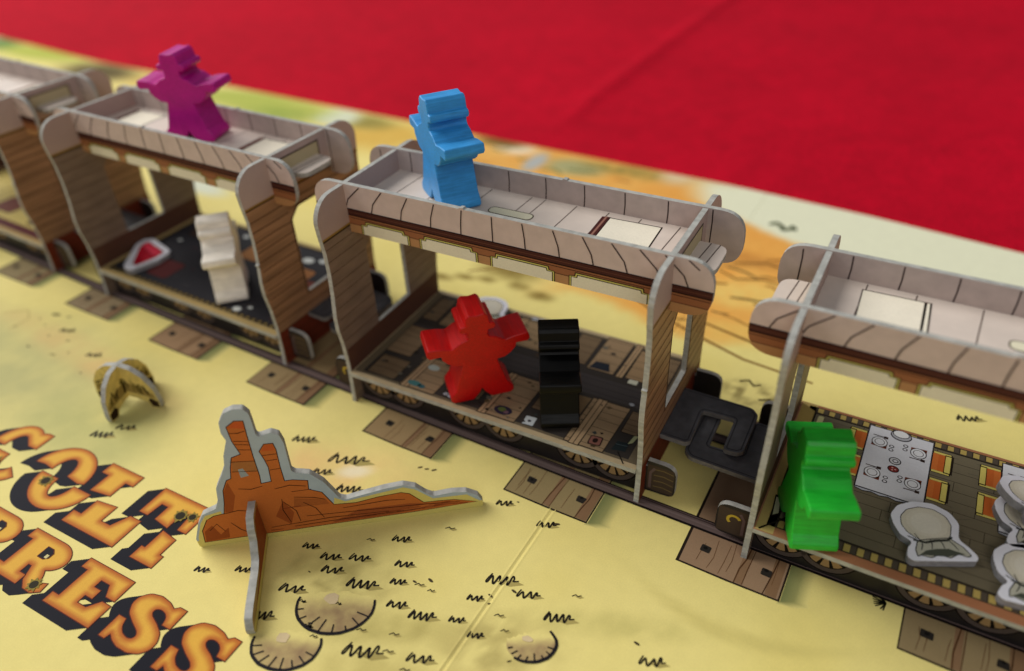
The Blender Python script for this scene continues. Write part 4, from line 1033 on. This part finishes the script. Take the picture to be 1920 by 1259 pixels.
# ------------------------------------------------------------------ standing scenery cut-outs
def rock():
    c = empty('rock_standee', (-51.3, -94.1, 0.05), math.atan2(47.2, 62.5))
    tag(c, 'cardboard rock formation cut-out with two red chimneys standing on the board', 'standee')
    out = [(-.2, 0), (-.4, 3.5), (1.6, 9.0), (3.6, 12.4), (7.6, 14.1), (8.9, 17), (9.6, 21.5), (12.3, 26.3), (13.6, 29), (14.3, 32.5), (16.2, 37.5), (15.6, 40), (15.9, 43.4), (17.6, 46.2), (20, 47.2), (22.4, 46.9), (23.5, 45.1),
           (23.6, 42.1), (23.6, 37.2), (27.2, 38.2), (29.0, 37.1), (29.6, 34.0), (29.4, 24.2), (30.2, 23.2), (33.7, 22.2), (36.7, 18.4), (39.8, 11.4), (41.4, 10.6), (44.2, 11.2), (52, 12.6), (57.1, 13.0), (60.3, 11.6), (63, 8.4), (64.9, 7.0), (70, 7.4), (74.0, 6.8), (77.2, 4.6), (78.4, 2.0), (78.3, 0)]
    out = rounded(out, .9, 3)
    fr = lambda u, v, w_: (u, -w_, v)
    o = plate('main_cutout', out, fr, 1.8, [ROCKB, ROCKB, EDGE], c)
    for face in (1, -1):
        ff = (lambda u, v, h: fr(u, v, 0.9 + h)) if face > 0 else (lambda u, v, h: (u, 0.9 + h, v))
        P = Print(ff, .02, .012)
        if face < 0:
            # mirror winding for the rear print
            P.poly_ = P.poly
        base = band(out, -1, 2.6)
        P.layer(0).poly(base, (214, 200, 118))
        P.layer(0.3).poly([(.2, 2.5), (.4, 4), (2.4, 9.4), (4.2, 12), (8.6, 13.0), (8.6, 2.5)], (214, 200, 118))
        P.layer(0.3).poly([(36, 2.5), (38.4, 12), (41, 10.0), (57, 12.2), (60, 10.8), (64.6, 6.2), (74, 5.8), (77.6, 2.5)], (214, 200, 118))
        paint = [(1.7, 1.9), (2.2, 6.4), (4.3, 10.2), (6.4, 11.4), (9.3, 11.8), (10.4, 16), (11.2, 20.4), (12.9, 23.8), (14.2, 24.3), (15.0, 28), (16.1, 31.5), (18.6, 32.3), (17.6, 37), (17.4, 41.8), (19.6, 43.4), (21.6, 43.1), (21.4, 38.3), (21.2, 31.3),
                 (21.2, 24), (20.9, 21.0), (23.8, 21.3), (24.2, 26.6), (23.8, 29.6), (23.2, 32.4), (24.8, 34.6), (26.9, 34.5), (27.2, 32.3), (26.9, 26), (26.9, 20.8), (29, 20.8), (32.7, 19.8), (32.3, 16.5), (35.5, 14.7), (37.8, 9.3), (43.8, 8.8), (50, 9.8), (56.2, 10.2), (58.4, 9.3), (61.9, 5.0), (66, 4.8), (70.4, 4.4), (76.6, 2.4), (60, 2.0), (30, 1.9)]
        P.layer(1).poly(inset(paint, -.22), (48, 26, 16)); P.layer(2).poly(paint, (190, 108, 52))
        r = random.Random(2)
        # shadowed strata and cracks (drawn)
        P.layer(3).poly([(2, 2), (2.6, 6), (5, 8), (6.4, 4), (9, 6.4), (8.4, 2.4)], (150, 76, 36)); P.layer(3).poly([(9.6, 12.2), (11.2, 20), (12.9, 23.2), (13.6, 18), (11.6, 12)], (156, 80, 38))
        P.layer(3).poly([(36, 2.3), (44, 6.0), (58, 5.6), (66, 3.8), (74, 2.9), (50, 2.2)], (156, 82, 44)); P.layer(3).poly([(22, 8), (25, 13.6), (27, 8.6), (25.4, 4)], (156, 80, 38))
        P.layer(3).poly([(28, 14), (36, 12.0), (36.8, 10), (27.4, 10.4)], (164, 92, 46)); P.layer(3).poly([(17.5, 41.6), (19.6, 43.2), (21.5, 42.9), (21.4, 40.6)], (196, 92, 46)); P.layer(3).poly([(23.6, 32.4), (24.8, 34.4), (26.8, 34.3), (27, 32.2)], (190, 92, 46))
        P.layer(3).poly([(15.2, 26.6), (21.2, 25.6), (21.2, 29.4), (15.8, 30.0)], (168, 110, 62)); P.layer(4).poly([(16.6, 24.2), (16.6, 27.2), (17.8, 27.4), (18.7, 24.6)], (150, 160, 166))
        P.layer(3).poly([(44, 7.6), (56, 8.6), (58, 7.8), (52, 6.8)], (190, 108, 54))
        for pts in ([(17.5, 39.8), (19.4, 39.4), (21.4, 40)], [(17.8, 37), (21.4, 36.4)], [(17.9, 36), (21.3, 35.2)], [(17.9, 34), (21.2, 33.4)], [(15.4, 30.2), (21.2, 29.4)], [(15, 26.8), (21.2, 25.8)], [(23.5, 31.0), (27, 30.8)], [(24, 29), (26.9, 29)], [(24.2, 25.6), (26.8, 25.6)],
                    [(15, 20.4), (18, 19.6), (21, 20.2)], [(24, 18.4), (28, 19.0), (32, 18)], [(28, 16.6), (33, 16.4)], [(25, 14.4), (24.4, 10), (25.6, 5)], [(25.2, 13.2), (27.6, 9), (28, 4.6)], [(30, 12), (33, 9), (34.4, 5)], [(9, 11.8), (13, 12.4), (16, 11.6)], [(20, 4), (36, 4.6), (52, 3.8)],
                    [(30, 6.4), (44, 5.6), (60, 4.6), (72, 3.4)], [(40, 7.6), (52, 8.2), (57, 7.4)], [(26, 3.2), (40, 3.3), (62, 2.9)], [(10, 8), (12, 5), (14, 3)], [(4, 6), (6.4, 8.4), (8, 5)], [(28, 14.4), (33, 13.4), (36, 12)]):
            P.layer(5).stroke(jitter(pts, .12), .26, (58, 28, 16), True)
        for k in range(26):
            x = r.uniform(4, 70); y = r.uniform(2.6, 4.2 if x > 40 else 11); l = r.uniform(2, 6)
            if x > 38: y = min(y, 4)
            P.layer(4).stroke([(x, y), (x + l, y + r.uniform(-.2, .3))], r.uniform(.2, .5), r.choice([(150, 74, 36), (196, 112, 56), (128, 58, 30)]), True)
        P.build('printed_rock', o)
    cr = [(-31.0, 0), (-31.4, 2.4), (-29.8, 4.8), (-27, 5.2), (-16, 5.0), (-13, 5.6), (-11, 8.0), (-9.6, 9.4), (-8.6, 12.6), (-6.4, 15.0), (6, 15.4), (9, 11.0), (12, 8), (16, 5), (17, 0)]
    cr = rounded(cr, 1.0, 3)
    q = plate('cross_cutout', cr, lambda u, v, w_: (17.2 + w_, u, v), 2.0, [mat_cross, mat_cross, EDGE], c)
    P = Print(lambda u, v, h: (18.2 + h, u, v), .02, .012)
    P.layer(0).poly(band(clip(cr, 1, 0, -1.2), 0.1, 2.4), (206, 192, 112))
    P.layer(1).poly([(-28.6, 2.4), (-16, 3.6), (-11, 6.4), (-8.4, 10.6), (-6.2, 13.6), (-1.2, 13.8), (-1.2, 2.2)], (150, 80, 42))
    P.build('printed_rock', q)
mat_cross = mat_plain('cross_print', (168, 138, 84), 0.45, 200, 0.15)
rock()

def shrub():
    c = empty('shrub_standee', (-119.6, -60.6, 0.05), 0)
    tag(c, 'small domed cardboard shrub cut-out of two slotted arches beside the title', 'standee')
    m = mat_plain('shrub_print', (212, 190, 110), 0.45, 500, 0.2)
    for a, L in ((math.atan2(-20.1, 3.9), 21.6), (math.atan2(5.7, 24.1), 24.6)):
        h = L / 2
        out = [(-h, 0), (-h - .2, 2.4), (-h + .6, 8), (-h * .72, 12.6), (-h * .4, 15.4), (0, 16.4), (h * .4, 15.4), (h * .72, 12.6), (h - .6, 8), (h + .2, 2.4), (h, 0), (h - 3.2, 0), (h - 4.4, 2.0), (h * .3, 3.2), (0, 3.6), (-h * .3, 3.2), (-h + 4.4, 2.0), (-h + 3.2, 0)]
        out = rounded(out, [.6, 1, 3, 4, 4, 4, 4, 4, 3, 1, .6, .6, 1, 2, 2, 2, 1, .6], 4)
        ca_, sa_ = math.cos(a), math.sin(a)
        fr = lambda u, v, w_, ca_=ca_, sa_=sa_: (u * ca_ + w_ * sa_, u * sa_ - w_ * ca_, v)
        o = plate('arch_cutout', out, fr, 1.9, [m, m, EDGE], c)
        for f in (1, -1):
            P = Print(lambda u, v, hh, f=f, fr=fr: fr(u, v, f * (.95 + hh)), .02, .012)
            r = random.Random(8 + f)
            P.layer(0).poly(band(out, 3.4, 8.6) if False else [(-h + .6, 4), (-h + 1, 6), (-h * .5, 8.8), (0, 9.6), (h * .5, 8.8), (h - 1, 6), (h - .6, 4), (h * .5, 5.0), (h * .3, 5.2), (0, 5.7), (-h * .3, 5.2), (-h * .5, 5.0)], (156, 134, 74))
            for k in range(26):
                x = r.uniform(-h + 2, h - 2); z0 = 5.6 + r.uniform(0, 2) - abs(x) / h * 1.6
                P.layer(1).stroke([(x, z0), (x + r.uniform(-.8, .8), z0 + 2), (x + r.uniform(-1.4, 1.4), z0 + r.uniform(2.6, 5.4) * (1 - .3 * abs(x) / h))], .6, r.choice([(50, 40, 22), (120, 106, 52), (84, 70, 34)]), True)
            P.layer(1).poly([(-h + .2, .4), (-h + .3, 3), (-h + 3, 4.2), (-h + 4, 2.6), (-h + 3, .4)], (50, 36, 24)); P.layer(1).poly([(h - .2, .4), (h - .3, 3), (h - 3, 4.2), (h - 4, 2.6), (h - 3, .4)], (50, 36, 24))
            P.build('printed_leaves', o)
shrub()
